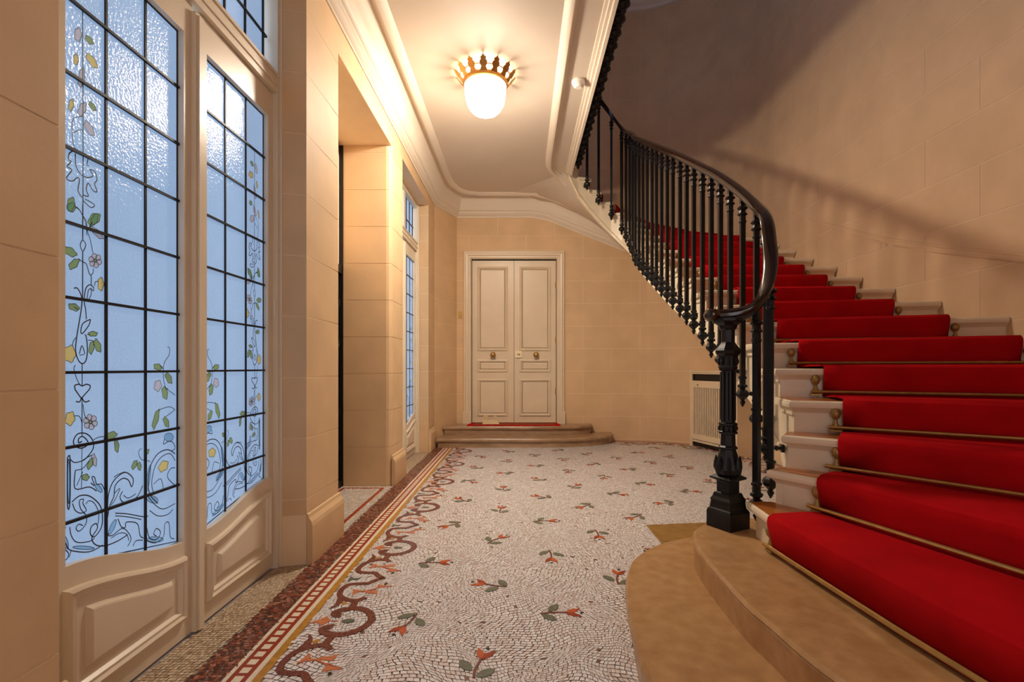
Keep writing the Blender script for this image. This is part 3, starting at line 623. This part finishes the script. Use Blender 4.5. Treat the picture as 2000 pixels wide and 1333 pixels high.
for s in (1, -1):
    add_ribbon(brown, mir(loop_p, s), (.04, .036), 0, ZI); add_ribbon(brown, mir(conn_p, s), .036, 0, ZI - .0002); add_ribbon(brown, mir(scr_p, s), (.03, .03), 0, ZI + .0001); add_ribbon(brown, mir(tail_p, s), (.045, .006), 0, ZI - .0003)
    for k, f in enumerate(fish_p): pink.prism(mir(f, s), 0, ZI - .0002 * k)
    yel.prism(mir(yel_p, s), 0, ZI - .0006); blk.prism(mir(dot_p, s), 0, ZI)
lf_p = fil_p + [(x, -y) for x, y in reversed(fil_p[1:])]; pink.prism(lf_p, 0, ZI)
green.prism(ellipse(*[(q(880, 690)[0]), 0], .03, .018, 0), 0, ZI)
tri_m = green
tri_full = tri_p
scroll_me = [('scroll', brown.mesh('scroll', M('inlay_brown'))), ('leaf', pink.mesh('leaf', M('inlay_pink'))), ('seed', green.mesh('seed', M('inlay_green'))), ('filler', yel.mesh('filler', M('inlay_yellow'))), ('dot', blk.mesh('dot', M('inlay_black')))]
tri_me = MB().prism(tri_p, 0, ZI).mesh('fishtail', M('inlay_green'))
def motif(loc, rz=0, sc=None, tri=True):
    root = link('scroll_motif', scroll_me[0][1], fo, loc=loc, rz=rz, scale=sc)
    for nm, me in scroll_me[1:]: link(nm, me, root)
    if tri: link('fishtail', tri_me, root)
for k in range(-1, 6): motif((0, YL + .94 * k, .0004))
# the same border along the curved rear wall
xl = q(880, 690)[0]
def wall_motif(a):
    c, s_ = math.cos(a), math.sin(a); r = AR - .33
    # local -X side of the motif faces the wall
    px_, py_ = ACX + r * c, ACY + r * s_; rz = a + math.pi
    motif((px_ - xl * math.cos(rz), py_ - xl * math.sin(rz), .0004), rz)
for a in (5, 42, 79): wall_motif(R(a))
for yy in (5.6, 4.7): motif((XR - .33 + xl, yy, .0004), math.pi)
bandw = MB().sweep([(x, y, 0) for x, y in [(XR, 3.4)] + arc + [(1.5, YB)]], [(.05, .0005), (.05, .0058), (.09, .0058), (.09, .0005)]).build('border_strip', 'inlay_red', fo)
MB().sweep([(x, y, 0) for x, y in [(XR, 3.4)] + arc + [(1.5, YB)]], [(.13, .0005), (.13, .0058), (.155, .0058), (.155, .0005)]).build('border_strip', 'inlay_yellow', fo)
# brass floor plate
bpl = thing('floor_plate', 'flat brass plate let into the mosaic beside the first stone step', 'plate', (0, 0, 0))
pp = [fl(1262, 1028), fl(1380, 1023), fl(1410, 1062), fl(1292, 1064)]
MB().prism(pp, .001, .008).build('plate', 'brass_old', bpl)
ce = (sum(p[0] for p in pp) / 4, sum(p[1] for p in pp) / 4); ip2 = [(ce[0] + (x - ce[0]) * .9, ce[1] + (y - ce[1]) * .88) for x, y in pp]
MB().prism(ip2, .001, .0105).build('plate_field', 'brass_old', bpl)
for x, y in ip2[:2]: MB().lathe([(.008, .0), (.008, .012), (.003, .0135)], 8, (x * .94 + ce[0] * .06, y * .94 + ce[1] * .06, 0)).build('screw', 'brass', bpl)

# ------------------------------------------------------------------ stone steps at the foot of the stair
def pz(px, py, z): Y = F * (z - H) / (PY - py); return ((px - PX) / F * Y, Y)
def z1p(x, y, z): return pz(1180 + x / 3.574, 960 + y / 3.574, z)
Z1 = .205
s1 = [z1p(x, y, Z1) for x, y in [(310, 1333), (250, 1180), (192, 980), (158, 800), (148, 700), (146, 630), (162, 540), (205, 465), (300, 400), (420, 352), (520, 332)]]
s1 = [(.36, -.3), (.38, .8)] + s1 + [(1.02, 2.9), (1.2, 2.92), (1.3, 2.88), (1.48, 2.84), (1.5, 2.0), (1.8, -.3)]
s2 = [z1p(x, y, ZS) for x, y in [(1500, 1222), (1150, 925), (1000, 800), (850, 640), (720, 490), (645, 385), (618, 300), (640, 255), (700, 222), (790, 205)]]
s2 = [(1.18, -.3), (1.05, .6), (.95, 1.1)] + s2 + [(1.2, 2.84), (1.3, 2.82), (1.46, 2.78), (1.5, 2.0), (1.9, -.3)]
sp1 = [(p.x, p.y) for p in smooth_path([(x, y, 0) for x, y in s1[:15]], 4)] + s1[15:]
sp2 = [(p.x, p.y) for p in smooth_path([(x, y, 0) for x, y in s2[:14]], 4)] + s2[14:]
tag(nosed(sp1, 0, Z1, .03, .05).build('stone_step', 'step_stone', smooth=True), 'lower tan stone step, widest, at the foot of the staircase', 'step')
tag(nosed(sp2, Z1, ZS, .004, .02).build('stone_step', 'step_stone', smooth=True), 'upper tan stone step carrying the black newel post', 'step')

# ------------------------------------------------------------------ staircase
NOSE = {1: [(1.165, 2.53), (1.15, 2.40), (1.147, 2.25), (1.17, 1.9), (1.215, 1.33), (1.40, -.25)],
        2: [(1.25, 2.50), (1.33, 2.40), (1.385, 2.28), (1.6, 1.58), (2.14, -.2)],
        3: [(1.344, 2.535), (1.44, 2.475), (1.524, 2.39), (1.905, 1.87), (3.2, -.05)],
        4: [(1.44, 2.63), (1.54, 2.60), (1.655, 2.55), (2.215, 2.13), (3.2, 1.40)],
        5: [(1.53, 2.95), (1.62, 2.92), (1.75, 2.86), (2.4, 2.55), (3.2, 2.14)],
        6: [(1.58, 3.30), (1.75, 3.26), (2.1, 3.16), (3.2, 2.70)], 7: [(1.605, 3.66), (2.1, 3.53), (3.2, 3.2)], 8: [(1.61, 3.98), (3.2, 3.72)]}
LX = {9: (1.605, 4.29), 10: (1.60, 4.62), 11: (1.585, 4.98), 12: (1.57, 5.34), 13: (1.555, 5.67), 14: (1.54, 6.0), 15: (1.53, 6.3), 16: (1.53, 6.57), 17: (1.53, 6.80), 18: (1.455, 6.97), 19: (1.33, 7.045), 20: (1.18, 7.06), 21: (1.03, 7.05), 22: (.88, 7.03), 23: (.74, 6.98)}
RX = {9: (3.2, 4.18), 10: (3.2, 4.58), 11: (3.2, 4.95), 12: (3.2, 5.345), 13: (3.2, 5.69), 14: (3.2, 6.05), 15: (3.2, 6.42), 16: (3.107, 7.03), 17: (2.80, 7.537), 18: (2.305, 7.905), 19: (1.75, 8.04), 20: (1.3, 8.05), 21: (.95, 8.05), 22: (.5, 8.05), 23: (.05, 8.05)}
for n in LX: NOSE[n] = [LX[n], RX[n]]
for n in NOSE:                                        # stop a finger's width short of the wall face
    e = NOSE[n][-1]; ex, ey = min(e[0], XR - .012), min(e[1], YB - .012)
    if ex > ACX and ey > ACY:
        r_ = math.hypot(ex - ACX, ey - ACY); k_ = min(1, (AR - .012) / r_); ex, ey = ACX + (ex - ACX) * k_, ACY + (ey - ACY) * k_
    NOSE[n][-1] = (ex, ey)
def resample(pl, k):
    P = [Vector((x, y)) for x, y in pl]
    if len(P) > 2:
        P = [Vector((p.x, p.y)) for p in smooth_path([(a.x, a.y, 0) for a in P], 5)]
    S = [0]
    for i in range(1, len(P)): S.append(S[-1] + (P[i] - P[i - 1]).length)
    def at(s):
        s = max(0, min(S[-1], s)); i = max(j for j in range(len(S) - 1) if S[j] <= s + 1e-9); return P[i] + (P[i + 1] - P[i]) * ((s - S[i]) / max(1e-9, S[i + 1] - S[i]))
    return [at(S[-1] * j / (k - 1)) for j in range(k)], at, S[-1]
KN = 12
def offs(pts, d):                                    # d > 0: towards the foot of the stair
    out = []
    for i, p in enumerate(pts):
        t = (pts[min(i + 1, len(pts) - 1)] - pts[max(i - 1, 0)]).normalized(); out.append(p + Vector((t.y, -t.x)) * d)
    return out
NP = {n: resample(NOSE[n], KN) for n in NOSE}
stair = thing('staircase', 'curving white-painted staircase with wooden treads climbing the right wall', 'staircase', (0, 0, 0))
for n in range(1, 23):
    z = zn(n); front = NP[n][0]; back = offs(NP[n + 1][0], -.045)
    cen = Vector((0, 0))
    rings = []
    for d, zz in ((-.012, z - .044), (-.002, z - .036), (0, z - .022), (-.003, z - .008), (-.012, z)):
        f = offs(front, d); f = [f[0] + (f[1] - f[0]).normalized() * (-d)] + f[1:]; b = back
        rings.append([(p.x, p.y, zz) for p in f] + [(p.x, p.y, zz) for p in reversed(b)])
    MB().rings(rings, 0, mtop=1).build('tread', M('stair_white', 'wood_tread'), stair)
    rf = offs(front, -.036); rf = [rf[0] + (rf[1] - rf[0]).normalized() * .03] + rf[1:]
    rb = offs(front, -.056); rb = [rb[0] + (rb[1] - rb[0]).normalized() * .03] + rb[1:]
    z0 = zn(n - 1) - (.0 if n == 1 else .04)
    MB().rings([[(p.x, p.y, zz) for p in rf] + [(p.x, p.y, zz) for p in reversed(rb)] for zz in (z0, z - .042)]).build('riser', 'stair_white', stair)
    # scotia under the nosing
    sc0 = offs(front, -.012); sc0 = [sc0[0] + (sc0[1] - sc0[0]).normalized() * .02] + sc0[1:]
    MB().rings([[(p.x, p.y, zz) for p in a] + [(p.x, p.y, zz) for p in reversed(rf)] for a, zz in ((offs(rf, .002), z - .066), (offs(rf, .008), z - .058), (sc0, z - .044))]).build('scotia', 'stair_white', stair)
# outer string: stepped top, sloping foot
SL = {}
for n in range(1, 24):
    p = NP[n][0]; SL[n] = p[0] + (p[1] - p[0]).normalized() * .032 - (offs(p, .036)[0] - p[0])
def zbot(n):
    if n <= 3: return ZS + .001
    return {4: .36, 5: .68, 22: 3.64, 23: 3.90}.get(n, zn(n) - .47)
for n in range(1, 23):
    a, b = SL[n], SL[n + 1]; t = (b - a).normalized(); r = Vector((t.y, -t.x)) * .04; z = zn(n) - .03
    q0, q1 = zbot(n), zbot(n + 1)
    rs = [[(a.x, a.y, q0), (a.x, a.y, z), (a.x + r.x, a.y + r.y, z), (a.x + r.x, a.y + r.y, q0)], [(b.x, b.y, q1), (b.x, b.y, z), (b.x + r.x, b.y + r.y, z), (b.x + r.x, b.y + r.y, q1)]]
    MB().rings(rs).build('string_panel', 'stair_white', stair)
    # tread-end bracket moulding
    if n > 3:
        o = Vector((-t.y, t.x)) * .012; mp = a + (b - a) * .85
        MB().rings([[(p.x, p.y, zz) for p in (a + o, mp + o, mp, a)] for zz in (z - .05, z)]).build('nosing_return', 'stair_white', stair)
# bead along the foot of the string
bead = [(SL[n].x, SL[n].y, zbot(n) + .012) for n in range(5, 24)]
MB().sweep(bead, [(.018, 0), (.018, .03), (.006, .05), (-.0, .05), (-.0, 0)]).build('string_moulding', 'stair_white', stair, smooth=True)
# plastered soffit
cols = []
for n in range(4, 24):
    a = SL[n]; b = NP[n][0][-1]
    zw = min(ZC, zn(n) - .30) if n < 19 else sofw(b.x)
    if n >= 19 and b.x > 1.7: zw = sofw(b.x)
    cols.append([(a.x + (b.x - a.x) * t, a.y + (b.y - a.y) * t, zbot(n) + (zw - zbot(n)) * t) for t in (.005, .25, .5, .75, 1)])
cols.append([(.62 + (-.45 - .62) * t, 6.93 + (YB - 6.93) * t, ZC) for t in (.005, .25, .5, .75, 1)])
mb = MB(); mb.rings([c + [(x, y, z + .03) for x, y, z in reversed(c)] for c in cols]); mb.build('soffit', 'ceiling_paint', stair, smooth=True)
# carpet runner
CL = {1: .29, 2: .27, 3: .26, 4: .25, 5: .25, 6: .26}
def carpet_line(n):
    _, at, T = NP[n]; a = CL.get(n, .28 if n < 18 else .22); b = T - (.33 if n < 18 else .28); return [at(a + (b - a) * j / 13) for j in range(14)]
rows = []
for n in range(1, 24):
    c = carpet_line(n); z = zn(n)
    lo = offs(c, -.022)
    if n == 1: rows.append([(p.x, p.y, ZS + .012) for p in lo])
    else: rows.append([(p.x, p.y, zn(n - 1) + .014) for p in lo])
    rows.append([(p.x, p.y, z - .03) for p in offs(c, .011)])
    rows.append([(p.x, p.y, z - .014) for p in offs(c, .013)])
    rows.append([(p.x, p.y, z + .002) for p in offs(c, .01)])
    rows.append([(p.x, p.y, z + .013) for p in offs(c, -.006)])
    if n < 23:
        c2 = offs(carpet_line(n + 1), -.03); m1 = [Vector((p.x + (q_.x - p.x) * .5, p.y + (q_.y - p.y) * .5)) for p, q_ in zip(c, c2)]
        rows.append([(p.x, p.y, z + .013) for p in m1]); rows.append([(p.x, p.y, z + .013) for p in c2])
mb = MB(); mb.rings(rows, cap=False, closed=False)
carpet = mb.build('stair_carpet', 'carpet', smooth=True)
sol = carpet.modifiers.new('thickness', 'SOLIDIFY'); sol.thickness = .011; sol.offset = 1
tag(carpet, 'bright red carpet runner covering the middle of the curving stair', 'carpet')

# brass rods with bracket ends
ORD = ['first', 'second', 'third', 'fourth', 'fifth', 'sixth', 'seventh', 'eighth', 'ninth', 'tenth', 'eleventh', 'twelfth', 'thirteenth', 'fourteenth', 'fifteenth', 'sixteenth', 'seventeenth', 'eighteenth']
def bracket_mesh():
    mb = MB(); mb.lathe([(.002, -.012), (.013, -.008), (.013, .006), (.009, .014), (.006, .03), (.015, .04), (.019, .055), (.014, .07), (.005, .078)], 10)
    mb.box(-.02, .02, -.012, .016, -.02, -.012); return mb.mesh('bracket', M('brass_old'), True)
brk = bracket_mesh()
for n in range(1, 19):
    _, at, T = NP[n]; a = CL.get(n, .28); b = T - .33
    if n == 1: a, b = CL[1] - .01, T - .33
    ln = [at(a - .06 + (b - a + .12) * j / 9) for j in range(10)]; ln = offs(ln, .006 if n > 1 else .0); zr = zn(n - 1) + (.036 if n > 1 else .03)
    rod = thing('stair_rod', ('brass carpet rod across the foot of the %s red step, counted from the bottom' % ORD[n - 1]), 'carpet rod', (ln[0].x, ln[0].y, zr), 'brass carpet rods')
    mb = MB().tube([(p.x - ln[0].x, p.y - ln[0].y, 0) for p in ln], .0095, 8); mb.build('rod', 'brass', rod, smooth=True)
    for k in (0, -1):
        p = ln[1] if k == 0 else ln[-2]; p = ln[0] + (ln[1] - ln[0]) * .15 if k == 0 else ln[-1] + (ln[-2] - ln[-1]) * .15
        t = (ln[1] - ln[0]).normalized(); up = Vector((-t.y, t.x)) * .012
        link('bracket', brk, rod, scale=(1.25, 1.25, 1.25), loc=(p.x - ln[0].x + up.x, p.y - ln[0].y + up.y, .002), rz=math.atan2(t.y, t.x))

# ------------------------------------------------------------------ balustrade
NEW = (1.12, 2.65)
bal = thing('stair_balustrade', 'black iron balustrade with dark wooden handrail on the curving stair', 'balustrade', (NEW[0], NEW[1], ZS))
def L(p): return (p[0] - NEW[0], p[1] - NEW[1], p[2] - ZS)
np_ = MB()
rz = R(45 + 28)
sqp = [(.108, 0), (.108, .085), (.10, .098), (.092, .105), (.086, .14), (.09, .15), (.078, .165), (.07, .185), (.056, .19), (.056, .245), (.06, .25), (.092, .262), (.094, .27), (.06, .285)]
newel = MB().lathe(sqp, 4, rot=rz).lathe([(.05, .28), (.066, .29), (.072, .315), (.068, .34), (.056, .375), (.046, .405), (.042, .42), (.05, .425), (.05, .432), (.04, .44), (.038, .50), (.05, .505), (.05, .515), (.044, .52), (.044, .545), (.05, .55), (.05, .56), (.038, .566), (.035, .84), (.046, .845), (.05, .86), (.046, .875), (.048, .90), (.052, .92), (.064, .935), (.068, .95), (.06, .962), (.042, .985), (.036, .995), (.036, 1.06), (.044, 1.068), (.05, 1.085), (.07, 1.10), (.076, 1.108), (.076, 1.12), (.06, 1.126)], 8, rot=R(22.5 + 28)).build('newel_post', 'iron', bal)
for k in range(8):                                   # flutes on the shaft and leaf work
    a = R(28 + 45 * k)
    MB().box(-.003, .003, -.006, .006, .575, .835).build('flute', 'iron', newel).location = (.0355 * math.cos(a), .0355 * math.sin(a), 0)
    newel.children[-1].rotation_euler.z = a
    MB().lathe([(.004, .30), (.014, .32), (.012, .35), (.003, .385)], 6).build('leaf_ornament', 'iron', newel).location = (.06 * math.cos(a), .06 * math.sin(a), 0)
    MB().lathe([(.003, .52), (.009, .532), (.003, .545)], 6).build('bead', 'iron', newel).location = (.044 * math.cos(a), .044 * math.sin(a), 0)
    MB().lathe([(.003, .872), (.012, .89), (.003, .915)], 6).build('bead', 'iron', newel).location = (.046 * math.cos(a), .046 * math.sin(a), 0)
def interp(tab, x):
    tab = sorted(tab); xs = [t[0] for t in tab]; ys = [t[1] for t in tab]; return float(np.interp(x, xs, ys))
RAILPX = [(1239, 268), (1287.6, 287), (1325, 302), (1363, 321), (1400, 339.5), (1438, 366)]
PEND = [(1407, 725), (1389, 700), (1372, 676.5), (1355, 654), (1341, 636), (1328, 621), (1314, 605.6), (1303, 593), (1292, 581), (1282, 569.5), (1273.5, 559), (1264, 550), (1255.6, 539), (1248, 530), (1241, 521)]
BL = [(1.26, 2.62, .377, 1.547), (1.37, 2.69, .483, 1.73), (1.44, 2.88, .64, 2.08), (1.49, 3.10, .79, 2.225), (1.52, 3.36, .93, 2.40), (1.53, 3.58, 1.08, 2.545)]
for px_, py_ in PEND:
    u = (px_ - PX) / F; Y = 1.6977 / (u + .0446); X = u * Y
    BL.append((X, Y, H + (PY - py_) / F * Y, H + (PY - interp(RAILPX, px_)) / F * Y))
BL += [(1.44, 6.30, 2.60, 4.19), (1.455, 6.54, 2.75, 4.33), (1.455, 6.76, 2.91, 4.45), (1.42, 6.88, 3.05, 4.56), (1.29, 6.95, 3.278, 4.78), (1.107, 6.94, 3.488, 5.01), (.94, 6.91, 3.69, 5.2)]
rail_pts = [(1.045, 2.665, 1.488), (1.12, 2.65, 1.488), (1.2, 2.63, 1.503)] + [(BL[0][0], BL[0][1], 1.545)] + [(1.325, 2.645, 1.635), (1.385, 2.715, 1.78), (1.415, 2.79, 1.93)] + [(b[0], b[1], b[3]) for b in BL[2:]] + [(.86, 6.86, 5.29), (.82, 6.72, 5.31)]
rp = smooth_path(rail_pts, 5)
prof = [(.0, -.036), (.02, -.034), (.022, -.022), (.034, -.016), (.037, 0), (.032, .014), (.018, .024), (0, .027), (-.018, .024), (-.032, .014), (-.037, 0), (-.034, -.016), (-.022, -.022), (-.02, -.034)]
MB().sweep([L(p) for p in rp], prof).build('handrail', 'rail_wood', bal, smooth=True)
MB().sweep([L((p.x, p.y, p.z - .043)) for p in rp], [(-.016, -.006), (.016, -.006), (.016, .01), (-.016, .01)]).build('rail_core', 'iron', bal)
e0 = rail_pts[0]
MB().lathe([(.03, -.036), (.046, -.02), (.05, 0), (.042, .02), (.015, .028)], 14, L(e0)).build('rail_scroll', 'rail_wood', bal, smooth=True)
bar_me = MB().box(-.0155, .0155, -.0155, .0155, 0, 1).mesh('baluster', M('iron'))
pend_me = MB().lathe([(.003, 0), (.014, .02), (.02, .032), (.012, .045), (.016, .05), (.04, .072), (.045, .09), (.036, .108), (.018, .122), (.02, .13), (.032, .138), (.034, .148), (.02, .158), (.022, .19), (.028, .196), (.028, .206), (.016, .212)], 8).mesh('pendant', M('iron'))
fin_me = MB().lathe([(.017, -.15), (.026, -.142), (.026, -.134), (.018, -.128), (.019, -.10), (.034, -.09), (.024, -.08), (.02, -.06), (.036, -.048), (.026, -.036), (.018, -.03), (.014, .0)], 8).mesh('finial', M('iron'))
arm_me = MB().box(0, .075, -.009, .009, -.009, .009).box(.06, .075, -.022, .022, -.022, .022).box(.03, .04, -.014, .014, -.014, .014).mesh('bracket_arm', M('iron'))
def baluster(parent, base, x, y, zb_, zt_, ang, ps=1):
    bx, by, bz = base
    o = link('baluster', bar_me, parent, loc=(x - bx, y - by, zb_ + .15 - bz), scale=(1, 1, 1), rz=ang)
    me = MB().box(-.0155, .0155, -.0155, .0155, 0, zt_ - zb_ - .15); o.data = me.mesh('baluster', M('iron'))
    link('pendant', pend_me, o, loc=(0, 0, -.15), scale=(ps, ps, 1)); link('finial', fin_me, o, loc=(0, 0, zt_ - zb_ - .15 - .02)); link('bracket_arm', arm_me, o, loc=(.02, 0, -.06))
for i, b in enumerate(BL):
    p, q_ = BL[max(0, i - 1)], BL[min(len(BL) - 1, i + 1)]; t = Vector((q_[0] - p[0], q_[1] - p[1])).normalized()
    baluster(bal, (NEW[0], NEW[1], ZS), b[0], b[1], b[2], b[3] - .045, math.atan2(-t.x, t.y))
# upper landing balustrade, seen from below
lb = thing('landing_balustrade', 'black iron balustrade of the upper landing seen from below along its edge', 'balustrade', (.80, 3.0, 4.26))
for k in range(44):
    baluster(lb, (.80, 3.0, 4.26), .80, 6.78 - k * .165, 3.93, 5.26, math.pi, 1.25)
MB().sweep([(0, 3.75, 1.05), (0, -4.4, 1.05)], prof).build('handrail', 'rail_wood', lb, smooth=True)
MB().box(-.016, .016, -4.4, 3.75, 1.0, 1.02).build('rail_core', 'iron', lb)

# ------------------------------------------------------------------ radiator cover
A, B = Vector((2.60, 7.53)), Vector((2.89, 6.545)); ang = math.atan2(B.y - A.y, B.x - A.x); Lr = (B - A).length
rc = thing('radiator_cover', 'white slatted radiator cover against the curved wall under the stair', 'radiator cover', (A.x, A.y, 0)); rc.rotation_euler.z = ang
# local x runs along the front, local +y points to the wall
ZR = 1.15
MB().box(-.01, Lr + .01, -.012, .26, ZR - .025, ZR).build('top_board', 'cream_paint', rc)
MB().box(0, .05, 0, .02, .0, ZR - .025).box(Lr - .05, Lr, 0, .02, 0, ZR - .025).box(.05, Lr - .05, 0, .02, .93, 1.0).box(.05, Lr - .05, 0, .02, 1.10, ZR - .025).box(.05, Lr - .05, 0, .02, .08, .11).build('front_frame', 'cream_paint', rc)
MB().frame([(.055, .12), (Lr - .055, .12), (Lr - .055, .985), (.055, .985)], [(.105, .2), (Lr - .105, .2), (Lr - .105, .90), (.105, .90)], -.008, .016, 'y').build('grille_frame', 'cream_paint', rc)
ns = 20
for k in range(ns):
    x = .11 + (Lr - .22) * (k + .5) / ns; MB().box(x - .011, x + .011, .0, .012, .2, .90).build('slat', 'cream_paint', rc)
MB().box(.02, Lr - .02, .035, .05, .03, ZR - .03).build('back_sheet', 'black', rc)
MB().box(0, .02, .02, .20, 0, ZR - .025).build('side_panel', 'cream_paint', rc); MB().box(Lr - .02, Lr, .02, .40, 0, ZR - .025).build('side_panel', 'cream_paint', rc)
for x in (.2, Lr - .2): MB().box(x - .012, x + .012, -.014, -.006, .925, .95).build('catch', 'brass_old', rc)

# ------------------------------------------------------------------ ceiling lamp and smoke detector
LP = Vector((-.325, 4.59, ZC))
lamp = thing('ceiling_lamp', 'glowing glass bowl lamp with a gilt crown on the ceiling', 'lamp', LP)
MB().lathe([(.18, -.112), (.188, -.10), (.196, -.115), (.194, -.17), (.185, -.24), (.17, -.29), (.166, -.286), (.176, -.24), (.18, -.17), (.18, -.112)], 28, cap=False).build('glass_bowl', 'lamp_frost', lamp, smooth=True)
MB().lathe([(.17, -.29), (.145, -.335), (.115, -.365), (.06, -.393), (.002, -.40)], 28, cap=False).build('glass_bowl_bottom', 'lamp_glass', lamp, smooth=True)
MB().lathe([(.166, -.284), (.14, -.325), (.11, -.355), (.06, -.384), (.002, -.391)], 28, cap=False).build('bowl_lining', 'plastic', lamp, smooth=True)
MB().rings([[(r * math.cos(t), r * math.sin(t), z) for t in np.linspace(0, 2 * math.pi, 33)[:-1]] for r, z in ((.196, -.125), (.208, -.12), (.214, -.10), (.208, -.085), (.196, -.09), (.196, -.125))], cap=False).build('rim_ring', 'gold', lamp, smooth=True)
MB().rings([[(r * math.cos(t), r * math.sin(t), z) for t in np.linspace(0, 2 * math.pi, 33)[:-1]] for r, z in ((.243, -.06), (.247, -.056), (.247, -.052), (.243, -.05), (.243, -.06))], cap=False).build('wire_ring', 'gold', lamp)
cr = [(-.03, 0), (.03, 0), (.03, .012), (.02, .024), (.034, .04), (.034, .056), (.022, .066), (.026, .08), (.012, .086), (0, .1), (-.012, .086), (-.026, .08), (-.022, .066), (-.034, .056), (-.034, .04), (-.02, .024), (-.03, .012)]
cm = MB().rings([[(.206 + z * .82 + d, y, -.10 + z) for y, z in cr] for d in (0, .008)]).mesh('crown_leaf', M('gold'))
for k in range(14): link('crown_leaf', cm, lamp, rz=2 * math.pi * (k + .5) / 14)
for k in range(3): MB().tube([(.19, 0, -.1), (.17, 0, 0)], .006, 6).build('hanger', 'gold', lamp).rotation_euler.z = 2 * math.pi * k / 3
for k in range(1):
    ld = bpy.data.lights.new('bulb', 'POINT'); ld.energy = LAMP_POINT; ld.color = (1, .87, .72); ld.shadow_soft_size = .014
    lo = bpy.data.objects.new('bulb', ld); C.objects.link(lo); lo.parent = lamp; lo.location = (0, 0, -.07)
sd = thing('smoke_detector', 'round white smoke detector on the landing edge moulding', 'detector', (.585, 4.75, ZC))
sd.location = ((1130 - PX) / F * 4.72, 4.72, ZC)
MB().lathe([(.002, -.062), (.03, -.06), (.05, -.048), (.058, -.03), (.06, -.02), (.066, -.018), (.066, .0)], 22).build('dome', 'plastic', sd, smooth=True)
MB().lathe([(.03, -.064), (.032, -.058), (.036, -.056)], 16).build('sensor_ring', 'plastic', sd)
